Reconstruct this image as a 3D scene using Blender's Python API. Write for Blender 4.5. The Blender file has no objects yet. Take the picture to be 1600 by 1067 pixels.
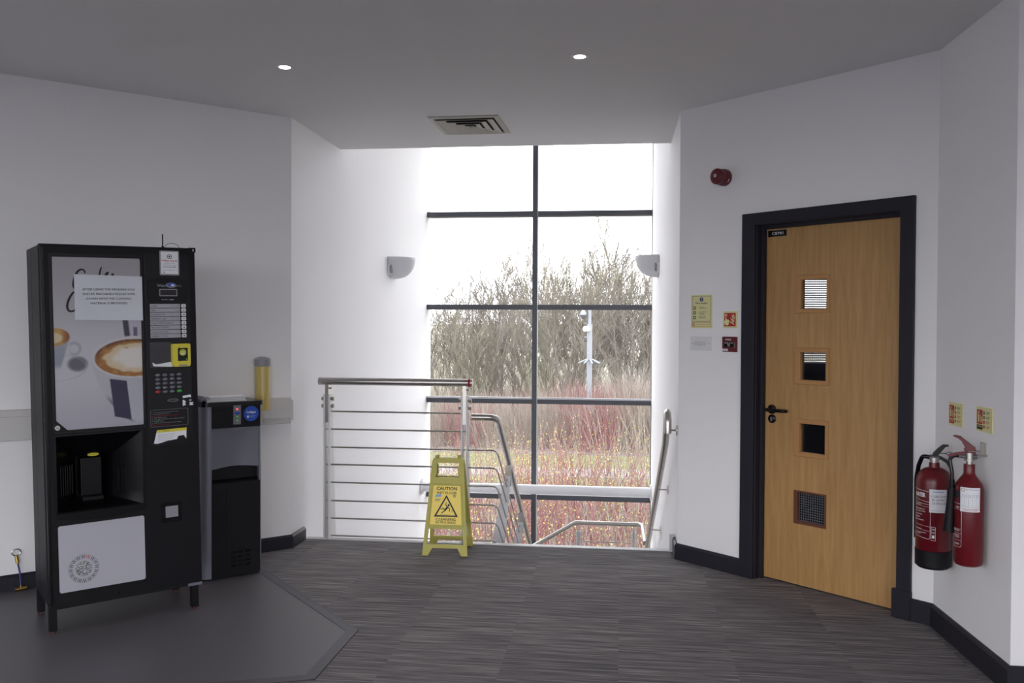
import bpy, bmesh, math, random
from mathutils import Vector, Matrix, noise
from mathutils.geometry import tessellate_polygon
random.seed(7)
PI = math.pi
SC = bpy.context.scene
COL = SC.collection

# ------------------------------------------------------------------ helpers
def lin(c):
    return tuple(((v / 12.92) if v <= .04045 else ((v + .055) / 1.055) ** 2.4) for v in (x / 255 for x in c))

MATS = {}
def mat(name, srgb, rough=.5, metal=0., spec=.5, noise_amt=0., noise_scale=40., bump=0., bump_scale=200., coat=0.):
    if name in MATS: return MATS[name]
    m = bpy.data.materials.new(name); m.use_nodes = True
    nt = m.node_tree; b = nt.nodes['Principled BSDF']
    c = lin(srgb)
    b.inputs['Base Color'].default_value = (*c, 1)
    b.inputs['Roughness'].default_value = rough
    b.inputs['Metallic'].default_value = metal
    b.inputs['Specular IOR Level'].default_value = spec
    if coat: b.inputs['Coat Weight'].default_value = coat
    tc = nt.nodes.new('ShaderNodeTexCoord')
    if noise_amt:
        n = nt.nodes.new('ShaderNodeTexNoise'); n.inputs['Scale'].default_value = noise_scale; n.inputs['Detail'].default_value = 4
        nt.links.new(tc.outputs['Object'], n.inputs['Vector'])
        r = nt.nodes.new('ShaderNodeMix'); r.data_type = 'RGBA'
        r.inputs['A'].default_value = (*[v * (1 - noise_amt) for v in c], 1)
        r.inputs['B'].default_value = (*[min(1, v * (1 + noise_amt)) for v in c], 1)
        nt.links.new(n.outputs['Fac'], r.inputs['Factor'])
        nt.links.new(r.outputs['Result'], b.inputs['Base Color'])
    if bump:
        n2 = nt.nodes.new('ShaderNodeTexNoise'); n2.inputs['Scale'].default_value = bump_scale; n2.inputs['Detail'].default_value = 3
        nt.links.new(tc.outputs['Object'], n2.inputs['Vector'])
        bp = nt.nodes.new('ShaderNodeBump'); bp.inputs['Strength'].default_value = bump; bp.inputs['Distance'].default_value = .002
        nt.links.new(n2.outputs['Fac'], bp.inputs['Height']); nt.links.new(bp.outputs['Normal'], b.inputs['Normal'])
    MATS[name] = m
    return m

def emis(name, rgb, strength):
    m = bpy.data.materials.new(name); m.use_nodes = True
    b = m.node_tree.nodes['Principled BSDF']
    b.inputs['Base Color'].default_value = (*rgb, 1)
    b.inputs['Emission Color'].default_value = (*rgb, 1)
    b.inputs['Emission Strength'].default_value = strength
    MATS[name] = m
    return m

def fillet(pts, r, n=6):
    pts = [Vector(p) for p in pts]; out = [pts[0]]
    for i in range(1, len(pts) - 1):
        a, b, c = pts[i - 1], pts[i], pts[i + 1]
        u, v = (a - b), (c - b); lu, lv = u.length, v.length; u /= lu; v /= lv
        ang = u.angle(v); t = min(r / max(math.tan(ang / 2), 1e-4), lu * .49, lv * .49)
        p, q = b + u * t, b + v * t
        for k in range(n + 1):
            s = k / n; out.append(p * (1 - s) ** 2 + b * 2 * s * (1 - s) + q * s * s)
    out.append(pts[-1]); return out

TEXT_CACHE = {}
def text_geo(s, bold=0.):
    key = (s, bold)
    if key not in TEXT_CACHE:
        cu = bpy.data.curves.new('t', 'FONT'); cu.body = s; cu.size = 1; cu.resolution_u = 2; cu.offset = bold
        o = bpy.data.objects.new('t', cu); COL.objects.link(o)
        bpy.context.view_layer.update()
        dg = bpy.context.evaluated_depsgraph_get(); ev = o.evaluated_get(dg); me = ev.to_mesh()
        vs = [(v.co.x, v.co.y) for v in me.vertices]; fs = [tuple(p.vertices) for p in me.polygons]
        ev.to_mesh_clear(); bpy.data.objects.remove(o); bpy.data.curves.remove(cu)
        TEXT_CACHE[key] = (vs, fs)
    return TEXT_CACHE[key]

class MB:
    """collects shapes and links them as ONE mesh object"""
    def __init__(s): s.v = []; s.f = []; s.m = []; s.mats = []; s.T = None
    def mi(s, m):
        if m not in s.mats: s.mats.append(m)
        return s.mats.index(m)
    def add(s, vs, fs, m, T=None):
        b = len(s.v); k = s.mi(m); T = T or s.T
        s.v += [tuple(T @ Vector(p)) if T else tuple(p) for p in vs]
        for f in fs: s.f.append(tuple(b + i for i in f)); s.m.append(k)
        return s
    def box(s, x0, x1, y0, y1, z0, z1, m, T=None):
        vs = [(x, y, z) for z in (z0, z1) for y in (y0, y1) for x in (x0, x1)]
        return s.add(vs, [(0, 2, 3, 1), (4, 5, 7, 6), (0, 1, 5, 4), (2, 6, 7, 3), (0, 4, 6, 2), (1, 3, 7, 5)], m, T)
    def tube(s, path, r, m, seg=12, caps=True, T=None):
        P = [Vector(p) for p in path]; n = len(P); R = r if isinstance(r, (list, tuple)) else [r] * n
        d0 = (P[1] - P[0]).normalized(); ref = Vector((0, 0, 1)) if abs(d0.z) < .9 else Vector((1, 0, 0))
        u = d0.cross(ref).normalized(); vs = []; fs = []
        for i in range(n):
            d = (P[min(i + 1, n - 1)] - P[max(i - 1, 0)]).normalized()
            u = (u - d * u.dot(d)); u = u.normalized() if u.length > 1e-6 else d.orthogonal().normalized()
            w = d.cross(u)
            for k in range(seg):
                a = 2 * PI * k / seg; vs.append(P[i] + (u * math.cos(a) + w * math.sin(a)) * R[i])
        for i in range(n - 1):
            for k in range(seg):
                k2 = (k + 1) % seg; fs.append((i * seg + k, i * seg + k2, (i + 1) * seg + k2, (i + 1) * seg + k))
        if caps:
            fs.append(tuple(reversed(range(seg)))); fs.append(tuple((n - 1) * seg + k for k in range(seg)))
        return s.add(vs, fs, m, T)
    def lathe(s, prof, m, seg=32, T=None, axis='z', a0=0, a1=2 * PI):
        """prof: list of (radius, height)"""
        full = abs(a1 - a0 - 2 * PI) < 1e-6; ns = seg if full else seg + 1; vs = []; fs = []
        for (r, h) in prof:
            for k in range(ns):
                a = a0 + (a1 - a0) * k / seg; x, y = r * math.cos(a), r * math.sin(a)
                vs.append((x, y, h) if axis == 'z' else (x, -h, y))
        for i in range(len(prof) - 1):
            for k in range(seg):
                k2 = (k + 1) % ns; fs.append((i * ns + k, i * ns + k2, (i + 1) * ns + k2, (i + 1) * ns + k))
        return s.add(vs, fs, m, T)
    def prism(s, polys, y0, y1, m, T=None, fn=None, m_front=None):
        """polys: [outer, hole, ...] in (x, z); solid between y0 (front) and y1"""
        flat = [p for q in polys for p in q]; n = len(flat)
        tri = tessellate_polygon([[Vector((a, b, 0)) for a, b in q] for q in polys])
        vs = [(a, y0, b) for a, b in flat] + [(a, y1, b) for a, b in flat]
        ff = []; fb = []
        for t in tri:
            a, b, c = (flat[i] for i in t)
            ccw = (b[0] - a[0]) * (c[1] - a[1]) - (b[1] - a[1]) * (c[0] - a[0]) > 0
            t = tuple(t) if ccw else tuple(reversed(t))
            ff.append(t); fb.append(tuple(n + i for i in reversed(t)))
        sides = []; o = 0
        for qi, q in enumerate(polys):
            L = len(q); ar = sum(q[i][0] * q[(i + 1) % L][1] - q[(i + 1) % L][0] * q[i][1] for i in range(L))
            for i in range(L):
                j = (i + 1) % L; f = (o + i, n + o + i, n + o + j, o + j)
                if (ar > 0) != (qi == 0): f = tuple(reversed(f))
                sides.append(f)
            o += L
        if fn: vs = [fn(*p) for p in vs]
        s.add(vs, fb + sides, m, T)
        b = len(s.v) - len(vs); k = s.mi(m_front or m)
        for f in ff: s.f.append(tuple(b + i for i in f)); s.m.append(k)
        return s
    def text(s, st, x, z, size, m, y=-.001, align='C', bold=0., fitw=None, T=None, fn=None, rot=0.):
        vs, fs = text_geo(st, bold)
        if not vs: return s
        x0 = min(p[0] for p in vs); x1 = max(p[0] for p in vs); w = x1 - x0
        sx = size if not fitw else fitw / w
        off = {'C': -(x0 + x1) / 2, 'L': -x0, 'R': -x1}[align]
        ca, sa = math.cos(rot), math.sin(rot); out = []
        for a, b in vs:
            px, pz = (a + off) * sx, b * size
            px, pz = px * ca - pz * sa, px * sa + pz * ca
            p = (x + px, y, z + pz); out.append(fn(*p) if fn else p)
        return s.add(out, fs, m, T)
    def build(s, name, parent=None, loc=None, smooth=None, bevel=0., rot=None):
        me = bpy.data.meshes.new(name); me.from_pydata(s.v, [], s.f)
        for m in s.mats: me.materials.append(m)
        me.polygons.foreach_set('material_index', s.m)
        me.update()
        if smooth is not None:
            me.polygons.foreach_set('use_smooth', [True] * len(me.polygons)); me.set_sharp_from_angle(angle=math.radians(smooth))
        o = bpy.data.objects.new(name, me); COL.objects.link(o)
        if parent: o.parent = parent
        if loc: o.location = loc
        if rot: o.rotation_euler = rot
        if bevel:
            b = o.modifiers.new('b', 'BEVEL'); b.width = bevel; b.segments = 2; b.limit_method = 'ANGLE'; b.angle_limit = math.radians(40)
        return o

def tag(o, label=None, cat=None, group=None, kind=None):
    if label: o['label'] = label
    if cat: o['category'] = cat
    if group: o['group'] = group
    if kind: o['kind'] = kind
    return o
def thing(name, label, cat, loc=(0, 0, 0), rot=(0, 0, 0), group=None):
    o = bpy.data.objects.new(name, None); o.empty_display_size = .1; COL.objects.link(o)
    o.location = loc; o.rotation_euler = rot
    return tag(o, label, cat, group)
def copy_tree(o, parent=None):
    c = o.copy(); COL.objects.link(c)
    if parent: c.parent = parent
    for ch in list(o.children): copy_tree(ch, c)
    return c
def rrect(x0, x1, z0, z1, r=.01, n=4):
    out = []
    for cx, cz, a in ((x1 - r, z1 - r, 0), (x0 + r, z1 - r, PI / 2), (x0 + r, z0 + r, PI), (x1 - r, z0 + r, 1.5 * PI)):
        for k in range(n + 1): out.append((cx + r * math.cos(a + k / n * PI / 2), cz + r * math.sin(a + k / n * PI / 2)))
    return out
def circ(cx, cz, rx, rz=None, n=24):
    rz = rz or rx
    return [(cx + rx * math.cos(2 * PI * k / n), cz + rz * math.sin(2 * PI * k / n)) for k in range(n)]
def stroke(pts, w):
    """ribbon outline of a pen stroke: pts (x, z)"""
    L = []; Rr = []; n = len(pts)
    for i in range(n):
        a, b = pts[max(i - 1, 0)], pts[min(i + 1, n - 1)]
        dx, dz = b[0] - a[0], b[1] - a[1]; l = math.hypot(dx, dz) or 1
        ww = w if not isinstance(w, (list, tuple)) else w[i]
        L.append((pts[i][0] - dz / l * ww / 2, pts[i][1] + dx / l * ww / 2)); Rr.append((pts[i][0] + dz / l * ww / 2, pts[i][1] - dx / l * ww / 2))
    return L, Rr
def add_stroke(mb, pts, w, m, y=-.001, T=None, fn=None):
    L, Rr = stroke(pts, w); n = len(pts)
    vs = [(a, y, b) for a, b in L] + [(a, y, b) for a, b in Rr]
    if fn: vs = [fn(*p) for p in vs]
    mb.add(vs, [(i, n + i, n + i + 1, i + 1) for i in range(n - 1)], m, T)
def flat(mb, poly, m, y=-.001, fn=None):
    tri = tessellate_polygon([[Vector((a, b, 0)) for a, b in poly]]); vs = [(a, y, b) for a, b in poly]
    fs = []
    for t in tri:
        a, b, c = (poly[i] for i in t)
        fs.append(tuple(t) if (b[0] - a[0]) * (c[1] - a[1]) - (b[1] - a[1]) * (c[0] - a[0]) > 0 else tuple(reversed(t)))
    if fn: vs = [fn(*p) for p in vs]
    mb.add(vs, fs, m)
def rect(x0, x1, z0, z1): return [(x0, z0), (x1, z0), (x1, z1), (x0, z1)]
def frame_ring(x0, x1, z0, z1, t):
    return [rect(x0, x1, z0, z1), rect(x0 + t, x1 - t, z0 + t, z1 - t)]

# ------------------------------------------------------------------ materials
M_wall = mat('white_wall_paint', (240, 239, 241), .75, 0, .3, .015, 3., .06, 300)
M_ceil = mat('white_ceiling_paint', (218, 217, 219), .85, 0, .2, .01, 3.)
M_skirt = mat('dark_grey_gloss_paint', (37, 36, 45), .5, 0, .3, .05, 8.)
M_frame = mat('dark_grey_frame_paint', (38, 37, 46), .5, 0, .25, .04, 6.)
M_mullion = mat('anthracite_aluminium', (72, 74, 82), .4, 0, .5)
M_steel = mat('brushed_stainless_steel', (190, 186, 182), .3, 1, .5, .06, 60.)
M_white_steel = mat('white_painted_steel', (222, 222, 224), .4, 0, .5)
M_beam = mat('pale_grey_painted_tube', (232, 232, 236), .4, 0, .5)
M_black = mat('black_painted_steel', (15, 13, 19), .5, 0, .25, .12, 6., .05, 500)
M_black_gloss = mat('black_gloss_plastic', (13, 12, 17), .25, 0, .35)
M_black_matt = mat('black_matt_plastic', (15, 14, 19), .6, 0, .3, .08, 30)
M_ink = mat('black_ink', (26, 26, 32), .6)
M_ink_grey = mat('grey_ink', (98, 98, 106), .6)
M_paper = mat('white_paper', (226, 228, 234), .45, 0, .4, .015, 20.)
M_white = mat('white_plastic', (222, 222, 224), .4)
M_offwhite = mat('offwhite_plastic', (205, 203, 202), .5)
M_red = mat('red_print', (170, 30, 44), .5)
M_redgloss = mat('red_gloss_paint', (98, 10, 22), .3, 0, .5, .05, 10.)
M_wine = mat('dark_red_plastic', (96, 18, 28), .4)
M_yellow = mat('yellow_plastic', (214, 202, 62), .4)
M_silver = mat('silver_plastic', (128, 129, 138), .35, .6, .5, .03, 50)
M_gun = mat('gunmetal_plastic', (116, 118, 130), .38, .2, .5, .03, 40)
M_blue = mat('blue_print', (32, 74, 178), .4)
M_green = mat('green_button', (70, 160, 70), .4)
M_grey = mat('grey_plastic', (140, 142, 148), .45)
M_midgrey = mat('mid_grey_plastic', (88, 90, 96), .45)
M_cream = mat('photoluminescent_cream', (222, 218, 160), .5)
M_signgreen = mat('green_print', (34, 98, 66), .5)
M_brass = mat('brass', (178, 150, 92), .3, 1)
M_whiteprint = mat('white_print', (225, 225, 230), .5)
M_sconce = mat('grey_ceramic', (208, 210, 214), .5, 0, .4, .02, 10)
M_vent = mat('grey_beige_metal', (176, 174, 166), .5, 0, .4)
M_dark = mat('painted_vent_shade', (12, 12, 15), .8)

def wood_mat():
    m = bpy.data.materials.new('beech_veneer'); m.use_nodes = True; nt = m.node_tree; b = nt.nodes['Principled BSDF']
    tc = nt.nodes.new('ShaderNodeTexCoord'); mp = nt.nodes.new('ShaderNodeMapping'); mp.inputs['Scale'].default_value = (14, 14, .9)
    nt.links.new(tc.outputs['Object'], mp.inputs['Vector'])
    n = nt.nodes.new('ShaderNodeTexNoise'); n.inputs['Scale'].default_value = 3; n.inputs['Detail'].default_value = 6; n.inputs['Distortion'].default_value = .6
    nt.links.new(mp.outputs['Vector'], n.inputs['Vector'])
    mp2 = nt.nodes.new('ShaderNodeMapping'); mp2.inputs['Scale'].default_value = (160, 160, 6)
    nt.links.new(tc.outputs['Object'], mp2.inputs['Vector'])
    n2 = nt.nodes.new('ShaderNodeTexNoise'); n2.inputs['Scale'].default_value = 2; n2.inputs['Detail'].default_value = 3
    nt.links.new(mp2.outputs['Vector'], n2.inputs['Vector'])
    ad = nt.nodes.new('ShaderNodeMath'); ad.operation = 'MULTIPLY_ADD'; ad.inputs[1].default_value = .35
    nt.links.new(n2.outputs['Fac'], ad.inputs[0]); nt.links.new(n.outputs['Fac'], ad.inputs[2])
    cr = nt.nodes.new('ShaderNodeValToRGB')
    cr.color_ramp.elements[0].position = .38; cr.color_ramp.elements[0].color = (*lin((160, 120, 72)), 1)
    cr.color_ramp.elements[1].position = .95; cr.color_ramp.elements[1].color = (*lin((190, 150, 98)), 1)
    nt.links.new(ad.outputs[0], cr.inputs['Fac']); nt.links.new(cr.outputs['Color'], b.inputs['Base Color'])
    b.inputs['Roughness'].default_value = .42
    return m
M_wood = wood_mat()
M_bead = mat('beech_bead', (178, 132, 82), .45, 0, .5, .08, 30)
M_redwood = mat('red_brown_hardwood', (98, 56, 38), .5, 0, .5, .1, 30)

def carpet_mat():
    m = bpy.data.materials.new('striped_grey_carpet'); m.use_nodes = True; nt = m.node_tree; b = nt.nodes['Principled BSDF']
    tc = nt.nodes.new('ShaderNodeTexCoord')
    sep = nt.nodes.new('ShaderNodeSeparateXYZ'); nt.links.new(tc.outputs['Object'], sep.inputs['Vector'])
    def math_(op, a, v=None, bb=None):
        n = nt.nodes.new('ShaderNodeMath'); n.operation = op
        if isinstance(a, (int, float)): n.inputs[0].default_value = a
        else: nt.links.new(a, n.inputs[0])
        if v is not None:
            if isinstance(v, (int, float)): n.inputs[1].default_value = v
            else: nt.links.new(v, n.inputs[1])
        return n.outputs[0]
    tx = math_('FLOOR', math_('DIVIDE', sep.outputs['X'], .5)); ty = math_('FLOOR', math_('DIVIDE', sep.outputs['Y'], .5))
    cmb = nt.nodes.new('ShaderNodeCombineXYZ'); nt.links.new(tx, cmb.inputs['X']); nt.links.new(ty, cmb.inputs['Y'])
    wn = nt.nodes.new('ShaderNodeTexWhiteNoise'); wn.noise_dimensions = '2D'; nt.links.new(cmb.outputs['Vector'], wn.inputs['Vector'])
    off = math_('MULTIPLY', wn.outputs['Value'], 7.)
    def streak(sx, sy, det):
        c = nt.nodes.new('ShaderNodeCombineXYZ')
        nt.links.new(math_('MULTIPLY', math_('ADD', sep.outputs['X'], off), sx), c.inputs['X'])
        nt.links.new(math_('MULTIPLY', math_('ADD', sep.outputs['Y'], off), sy), c.inputs['Y'])
        n = nt.nodes.new('ShaderNodeTexNoise'); n.inputs['Scale'].default_value = 1; n.inputs['Detail'].default_value = det; n.inputs['Roughness'].default_value = .6
        nt.links.new(c.outputs['Vector'], n.inputs['Vector']); return n.outputs['Fac']
    s1 = streak(2.2, 75, 3); s2 = streak(5, 190, 2)
    fib = nt.nodes.new('ShaderNodeTexNoise'); fib.inputs['Scale'].default_value = 260; fib.inputs['Detail'].default_value = 2
    nt.links.new(tc.outputs['Object'], fib.inputs['Vector'])
    v = math_('ADD', math_('ADD', math_('MULTIPLY', s1, .55), math_('MULTIPLY', s2, .3)), math_('MULTIPLY', fib.outputs['Fac'], .15))
    v = math_('ADD', v, math_('MULTIPLY', math_('SUBTRACT', wn.outputs['Value'], .5), .03))
    cr = nt.nodes.new('ShaderNodeValToRGB'); e = cr.color_ramp.elements
    e[0].position = .34; e[0].color = (*lin((70, 69, 75)), 1)
    e[1].position = .66; e[1].color = (*lin((166, 161, 158)), 1)
    x = cr.color_ramp.elements.new(.5); x.color = (*lin((112, 109, 112)), 1)
    nt.links.new(v, cr.inputs['Fac']); nt.links.new(cr.outputs['Color'], b.inputs['Base Color'])
    b.inputs['Roughness'].default_value = .95; b.inputs['Specular IOR Level'].default_value = .1
    bp = nt.nodes.new('ShaderNodeBump'); bp.inputs['Strength'].default_value = .5; bp.inputs['Distance'].default_value = .003
    nt.links.new(v, bp.inputs['Height']); nt.links.new(bp.outputs['Normal'], b.inputs['Normal'])
    return m
M_carpet = carpet_mat()
M_vinyl = mat('grey_speckled_vinyl', (92, 89, 95), .42, 0, .45, .12, 350., .05, 400)
M_strip = mat('dark_grey_vinyl_strip', (78, 77, 85), .5, 0, .4)
M_nosing = mat('pale_grey_nosing', (190, 190, 194), .45)

def glass_mat(name, refl=.06, dark=1., tint=(1, 1, 1)):
    m = bpy.data.materials.new(name); m.use_nodes = True; nt = m.node_tree
    nt.nodes.remove(nt.nodes['Principled BSDF']); out = nt.nodes['Material Output']
    tr = nt.nodes.new('ShaderNodeBsdfTransparent'); tr.inputs['Color'].default_value = (*[t * dark for t in tint], 1)
    gl = nt.nodes.new('ShaderNodeBsdfGlossy'); gl.inputs['Roughness'].default_value = .01
    fr = nt.nodes.new('ShaderNodeFresnel'); fr.inputs['IOR'].default_value = 1.22
    mx = nt.nodes.new('ShaderNodeMixShader')
    nt.links.new(fr.outputs['Fac'], mx.inputs['Fac']); nt.links.new(tr.outputs[0], mx.inputs[1]); nt.links.new(gl.outputs[0], mx.inputs[2])
    nt.links.new(mx.outputs[0], out.inputs['Surface'])
    return m
M_glass = glass_mat('window_glass', .06, .97, (.985, 1, .995))

def wired_glass():
    m = glass_mat('wired_glass', .06, .8); nt = m.node_tree; out = nt.nodes['Material Output']
    old = out.inputs['Surface'].links[0].from_socket
    tc = nt.nodes.new('ShaderNodeTexCoord'); sep = nt.nodes.new('ShaderNodeSeparateXYZ'); nt.links.new(tc.outputs['Object'], sep.inputs['Vector'])
    def wire(sock):
        a = nt.nodes.new('ShaderNodeMath'); a.operation = 'PINGPONG'; a.inputs[1].default_value = .0065; nt.links.new(sock, a.inputs[0])
        c = nt.nodes.new('ShaderNodeMath'); c.operation = 'LESS_THAN'; c.inputs[1].default_value = .0005; nt.links.new(a.outputs[0], c.inputs[0]); return c.outputs[0]
    mxm = nt.nodes.new('ShaderNodeMath'); mxm.operation = 'MAXIMUM'
    nt.links.new(wire(sep.outputs['X']), mxm.inputs[0]); nt.links.new(wire(sep.outputs['Z']), mxm.inputs[1])
    d = nt.nodes.new('ShaderNodeBsdfDiffuse'); d.inputs['Color'].default_value = (.03, .03, .035, 1)
    mx = nt.nodes.new('ShaderNodeMixShader'); nt.links.new(mxm.outputs[0], mx.inputs['Fac']); nt.links.new(old, mx.inputs[1]); nt.links.new(d.outputs[0], mx.inputs[2])
    nt.links.new(mx.outputs[0], out.inputs['Surface']); return m
M_wired = wired_glass()
M_amber = bpy.data.materials.new('amber_translucent_plastic'); M_amber.use_nodes = True
_b = M_amber.node_tree.nodes['Principled BSDF']; _b.inputs['Base Color'].default_value = (*lin((200, 180, 108)), 1); _b.inputs['Roughness'].default_value = .25
_b.inputs['Subsurface Weight'].default_value = .3; _b.inputs['Subsurface Radius'].default_value = (.02, .018, .008)

# ------------------------------------------------------------------ place: measured layout (metres)
SKY = 2.0; EXPO = 1.25
CEIL = 2.815; EYE = 1.457
A = Vector((-2.14, 5.65)); LD = Vector((.72, .694)); LN = Vector((.694, -.72))        # left wall: corner, direction, room-side normal
B = Vector((.365, 5.72)); E1 = Vector((1.535, 4.60)); DD = (E1 - B).normalized(); DN = Vector((DD.y, -DD.x))   # door wall
F1 = Vector((1.562, 3.79)); ED = (F1 - E1).normalized(); EN = Vector((ED.y, -ED.x))     # fire extinguisher wall
LANG = math.atan2(LD.y, LD.x); DANG = math.atan2(DD.y, DD.x); EANG = math.atan2(ED.y, ED.x)
def on_left(s, z, off=0): p = A + LD * s + LN * off; return (p.x, p.y, z)
def on_door(s, z, off=0): p = B + DD * s + DN * off; return (p.x, p.y, z)
def on_ext(s, z, off=0): p = E1 + ED * s + EN * off; return (p.x, p.y, z)
WY = 9.85; LAND = 5.93
TOP = 4.7; BOT = -3.6

def struct(name, mb, label=None, **k):
    o = mb.build(name, **k); o['kind'] = 'structure'
    if label: o['label'] = label
    return o
def wall(name, p, q, z0, z1, thick=.15, label=None, m=M_wall):
    """a wall whose room-side face runs p->q, room on the right-hand side of p->q"""
    p, q = Vector(p), Vector(q); d = (q - p).normalized(); n = Vector((-d.y, d.x)) * thick
    mb = MB(); a, b, c, e = p, q, q + n, p + n
    vs = [(t.x, t.y, z) for z in (z0, z1) for t in (a, b, c, e)]
    mb.add(vs, [(0, 1, 5, 4), (1, 2, 6, 5), (2, 3, 7, 6), (3, 0, 4, 7), (4, 5, 6, 7), (3, 2, 1, 0)], m)
    return struct(name, mb, label)

LWend = A - LD * 4.6
wall('wall_left', LWend, A, 0, CEIL + .25, .12, 'white angled wall behind the vending machine and water cooler')
wall('wall_stair_left', (A.x, A.y), (-2.155, WY + .2), BOT, TOP, .12, 'white stairwell wall with the left wall light')
# left stair wall reveals cleanly because both walls share the corner
wall('wall_stair_right', (.337, WY + .2), (B.x, B.y), BOT, TOP, .12, 'white stairwell wall with the handrail')
# door wall with an opening
d0, d1, dh = .545, 1.452, 2.075
def wallpart(mb, s0, s1, z0, z1, t=.14):
    vs = []
    for z in (z0, z1):
        for s, o in ((s0, 0), (s1, 0), (s1, -t), (s0, -t)): vs.append(on_door(s, z, o))
    mb.add(vs, [(0, 1, 5, 4), (1, 2, 6, 5), (2, 3, 7, 6), (3, 0, 4, 7), (4, 5, 6, 7), (3, 2, 1, 0)], M_wall)
mb = MB(); L = (E1 - B).length
wallpart(mb, 0, d0, 0, CEIL + .25); wallpart(mb, d1, L, 0, CEIL + .25); wallpart(mb, d0, d1, dh, CEIL + .25)
struct('wall_door', mb, 'white angled wall around the wooden door')
wall('wall_right', E1, F1, 0, CEIL + .25, .12, 'white wall behind the fire extinguishers')
wall('wall_right_return', F1, (4.2, 3.79), 0, CEIL + .25, .12)
wall('wall_right_far', (4.2, 3.79), (4.2, -2.4), 0, CEIL + .25)
wall('wall_left_far', (LWend.x, .9), LWend, 0, CEIL + .25)
mb = MB(); mb.box(LWend.x - .15, LWend.x, -2.4, .9, 0, .15, M_wall); mb.box(LWend.x - .15, LWend.x, -2.4, .9, 2.3, CEIL + .25, M_wall); mb.box(LWend.x - .15, LWend.x, -2.4, -1.9, .15, 2.3, M_wall); struct('wall_left_added_opening', mb)  # unseen side opening, added to bring light onto the door wall
# back wall; its broad unseen opening is added and sized for fill light
mb = MB(); xa, xb = LWend.x - .2, 4.4
BW = (-4.9, 3.6, .15, 2.5)
mb.box(xa, xb, -2.55, -2.4, 0, BW[2], M_wall); mb.box(xa, xb, -2.55, -2.4, BW[3], CEIL + .25, M_wall)
mb.box(xa, BW[0], -2.55, -2.4, BW[2], BW[3], M_wall); mb.box(BW[1], xb, -2.55, -2.4, BW[2], BW[3], M_wall)
struct('wall_back', mb)
# upper stairwell enclosure
mb = MB(); mb.box(-2.3, .5, 6.55, 6.70, CEIL + .24, TOP, M_wall); struct('wall_stair_upper', mb)
mb = MB(); mb.box(-2.4, .6, 6.55, WY + .3, TOP, TOP + .15, M_ceil); struct('ceiling_stair', mb)
mb = MB(); mb.box(-2.3, .5, 5.3, 5.45, BOT, -.28, M_wall); struct('wall_stair_lower', mb)
mb = MB(); mb.box(-2.3, .5, 5.3, WY + .3, BOT - .1, BOT, M_offwhite); struct('floor_stair', mb)

# ceiling: one slab, its edge over the stairwell at y = 6.70
mb = MB()
cp = [(LWend.x - .3, -2.5), (4.4, -2.5), (4.4, 4.0), (1.75, 4.0), (1.70, 4.68), (.50, 5.83), (.46, 6.70), (-2.22, 6.70), (-2.22, 5.75), (LWend.x - .3, LWend.y + .1)]
n = len(cp); tri = tessellate_polygon([[Vector((x, y, 0)) for x, y in cp]])
vs = [(x, y, CEIL) for x, y in cp] + [(x, y, CEIL + .24) for x, y in cp]
fs = [tuple(t) for t in tri] + [tuple(n + i for i in t) for t in tri] + [(i, (i + 1) % n, n + (i + 1) % n, n + i) for i in range(n)]
mb.add(vs, fs, M_ceil); o = struct('ceiling', mb, 'white ceiling')
def fixn(o):
    bm = bmesh.new(); bm.from_mesh(o.data); bmesh.ops.recalc_face_normals(bm, faces=bm.faces); bm.to_mesh(o.data); bm.free()
fixn(o)

# floor: carpet slab, then vinyl in front of the machines with its border strip
mb = MB()
fp = [(LWend.x - .3, -2.5), (4.4, -2.5), (4.4, 3.85), (1.65, 3.85), (1.62, 4.66), (.45, 5.78), (.45, LAND), (-2.2, LAND), (-2.2, 5.72), (LWend.x - .3, LWend.y + .1)]
n = len(fp); tri = tessellate_polygon([[Vector((x, y, 0)) for x, y in fp]])
vs = [(x, y, 0) for x, y in fp] + [(x, y, -.28) for x, y in fp]
mb.add(vs, [tuple(t) for t in tri] + [tuple(n + i for i in t) for t in tri] + [(i, (i + 1) % n, n + (i + 1) % n, n + i) for i in range(n)], M_carpet)
o = struct('floor', mb, 'grey streaked carpet'); fixn(o)
# vinyl corner points
v0 = Vector((-1.237, 4.152)); v2 = Vector((-1.240, 3.545)); v3 = Vector((-3.4, 2.75)); v4 = Vector((LWend.x, 2.2))
ed = Vector((-.859, .966)).normalized(); tt = 0
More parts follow.
